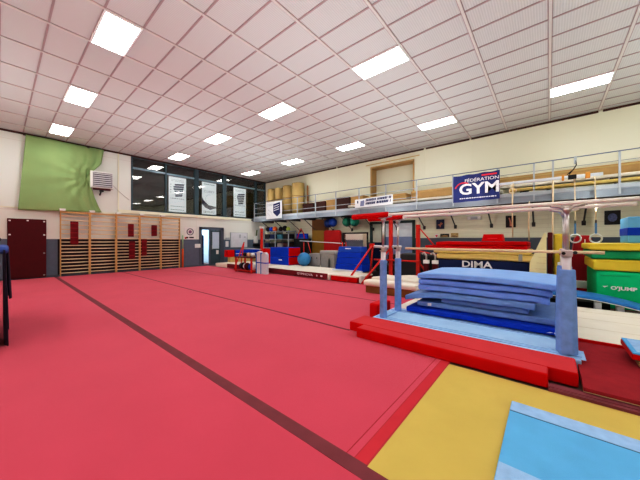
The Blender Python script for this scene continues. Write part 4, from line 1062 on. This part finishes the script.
for zi, (z, row, lvl) in enumerate([(1.535, [(14.0, 'k'), (13.45, 'b'), (12.75, 't'), (12.2, 'k')], 'upper shelf'), (.985, [(14.0, 'b'), (13.45, 'k'), (12.75, 'g'), (12.2, 'w')], 'middle shelf'), (.335, [(14.0, 'k'), (13.45, 'g'), (12.75, 'b'), (12.2, 't')], 'bottom shelf')]):
    for (y, k) in row:
        t = thing('storage_bin', f'{nm[k]} kit bin on the {lvl} of the steel rack', 'bin', (11.5, y, z), 'bins on the steel rack')
        MB().box(11.24, 11.76, y-.22, y+.22, z, z+.30, .02).build('body', mk[k], t)
        MB().box(11.22, 11.78, y-.24, y+.24, z+.29, z+.33, .01).build('rim', m_grey if k in 'kb' else m_black, t)
t = thing('trampoline_pad', 'blue framed trampoline pad with red panel hung on the wall', 'trampoline', (11.9, 11.4, .8))
MB().soft(11.7, 11.85, 10.85, 11.75, .95, 1.85, .04, None, 1, 1).build('pad', m_royal, t)
MB().box(11.67, 11.7, 11.05, 11.55, 1.1, 1.62, .01).build('panel', mat('mid blue panel', (.05, .16, .45)), t)
MB().tube([(11.66, 10.9, 1.2), (11.66, 11.1, 1.85), (11.66, 11.3, 2.15), (11.66, 11.5, 1.85), (11.66, 11.7, 1.2)], .03, 6).build('tube', m_redsteel, t)
MB().box(11.7, 12.09, 11.2, 11.4, 1.3, 1.4).build('bracket', m_steeld, t)

# uneven bars stand (red frame) beyond the parallel bars
t = thing('uneven_bars_stand', 'red steel apparatus stand with tall posts and slanting stays', 'apparatus', (9, 4.2, 0))
MB().box(8.95, 9.05, 4.22, 4.34, 0, 2.17, .01).build('post', m_redsteel, t)
MB().box(8.95, 9.05, 3.25, 3.37, 0, 1.97, .01).build('post', m_redsteel, t)
MB().tube([(9.0, 5.0, 1.30), (7.74, 5.30, .02)], .035, 8).build('stay', m_redsteel, t)
MB().tube([(9.0, 4.35, 1.12), (7.72, 4.70, .02)], .035, 8).build('stay', m_redsteel, t)
MB().tube([(9.0, 5.0, 1.25), (9.3, 5.3, .02)], .035, 8).build('stay', m_redsteel, t)
MB().tube([(9.0, 3.3, 1.1), (8.9, 2.5, .95)], .025, 8).tube([(9.0, 3.3, 1.9), (8.8, 2.7, 1.25)], .02, 6).build('brace', m_redsteel, t)
MB().cyl((9.0, 5.1, 1.22), (9.0, 3.9, 1.22), .05, 12).build('roller', m_lgrey, t)
MB().box(8.93, 9.07, 4.95, 5.12, 1.15, 1.33, .02).build('joint', m_redsteel, t)
MB().tube([(8.9, 4.9, .75), (8.95, 3.2, .75)], .03, 8).build('cross_tube', m_redsteel, t)
MB().tube([(9.0, 3.3, .75), (9.3, 2.9, .02)], .03, 8).build('brace', m_redsteel, t)
for i, (y, z) in enumerate([(4.9, .15), (4.55, .15), (4.7, .42)]):
    o = MB().soft(9.2, 9.9, y-.35, y+.3, z-.13, z+.12, .05, wob(i, .05), 3, 3).build('weight_bag', m_black); tag(o, ['black weight bag on the floor next to the landing block', 'black weight bag on the floor nearer the red post', 'black weight bag lying on top of the other two'][i], 'bag')
o = MB().soft(9.6, 10.3, 3.55, 4.2, 0, .95, .06, wob(3, .06), 3, 3, 3).build('covered_machine', m_steeld); tag(o, 'dark covered machine standing behind the red posts', 'equipment')
o = MB().soft(10.6, 11.3, 3.2, 5.2, 0, .85, .05, wob(8, .06), 3, 4, 3).build('covered_machine', m_black); tag(o, 'black covered machine against the wall door', 'equipment')
G3 = 'red padded trestle heads'
for i, (x, y) in enumerate([(7.75, 2.62), (7.75, 2.38)]):
    t = thing('trestle_head', ['red and white trestle head with chrome hook, beside the red posts', 'red and white trestle head with chrome hook, beside the navy crash mat'][i], 'trestle', (x, y, 0), G3)
    MB().box(x-.05, x+.05, y-.07, y+.07, 0, .86, .02).build('pad', m_crim, t)
    MB().box(x-.055, x+.055, y-.075, y+.075, .80, .90, .01).build('collar', m_white, t)
    MB().tube([(x, y, .88), (x, y, 1.02), (x, y+.05, 1.10), (x, y+.12, 1.06)], .028, 8).build('hook', m_chrome, t)

# ------------------------------------------------------------------ trolley with draped covers at the hall's west side
t = thing('equipment_trolley', 'white sided trolley draped with dark navy covers and a blue cloth', 'trolley', (-.4, 5.9, 0))
MB().box(-1.3, -.01, 5.62, 6.5, .25, 1.27, .01).build('body', mat('trolley white', (.62, .58, .52), .5), t)
MB().box(-1.25, -.02, 5.65, 6.45, .06, .25).build('base', m_steeld, t)
for (x, y) in [(-1.15, 5.72), (-.1, 5.72), (-1.15, 6.4), (-.1, 6.4)]: MB().cyl((x-.02, y, .05), (x+.02, y, .05), .05, 12).build('wheel', m_black, t)
def drape(y0, y1, zt, zb, x, m, nm, amp=.022, seed=0):
    b = MB(); n, k = 40, 14; vs = []
    for j in range(k+1):
        for i in range(n+1):
            u, v = i/n, j/k
            vs.append(b.bm.verts.new((x+amp*(.4+v)*math.sin(u*19+seed+v*1.2)+.02*v, y0+(y1-y0)*u, zt+(zb-zt)*v+.03*math.sin(u*7+seed)*v)))
    for j in range(k):
        for i in range(n):
            a = j*(n+1)+i; f = b.bm.faces.new((vs[a], vs[a+1], vs[a+n+2], vs[a+n+1])); f.smooth = True
    o = b.build(nm, m, t); s = o.modifiers.new('s', 'SOLIDIFY'); s.thickness = .012
m_drape = mat('midnight velvet', (.018, .010, .030), .8, var=.5, scale=6)
drape(5.5, 6.3, 1.32, .02, .045, m_drape, 'drape', .012, 1)
drape(6.25, 7.0, 1.32, .10, .07, m_drape, 'drape', .015, 3)
drape(6.9, 7.8, 1.32, .50, .10, m_drape, 'drape', .015, 5)
MB().soft(-1.3, .10, 5.6, 7.8, 1.27, 1.37, .045, wob(3, .05), 10, 14).build('blue_cloth', mat('blue cloth', (.05, .10, .35), .7, var=.25, scale=8), t)
MB().box(-1.2, .0, 6.52, 7.75, .06, 1.26).build('box_frame', m_steeld, t)
o = MB().soft(-1.0, .02, 6.4, 7.6, 1.41, 1.50, .04, wob(12, .05), 6, 6).build('folded_cloth', m_black); tag(o, 'black folded cloth heaped on top of the draped trolley', 'cloth')
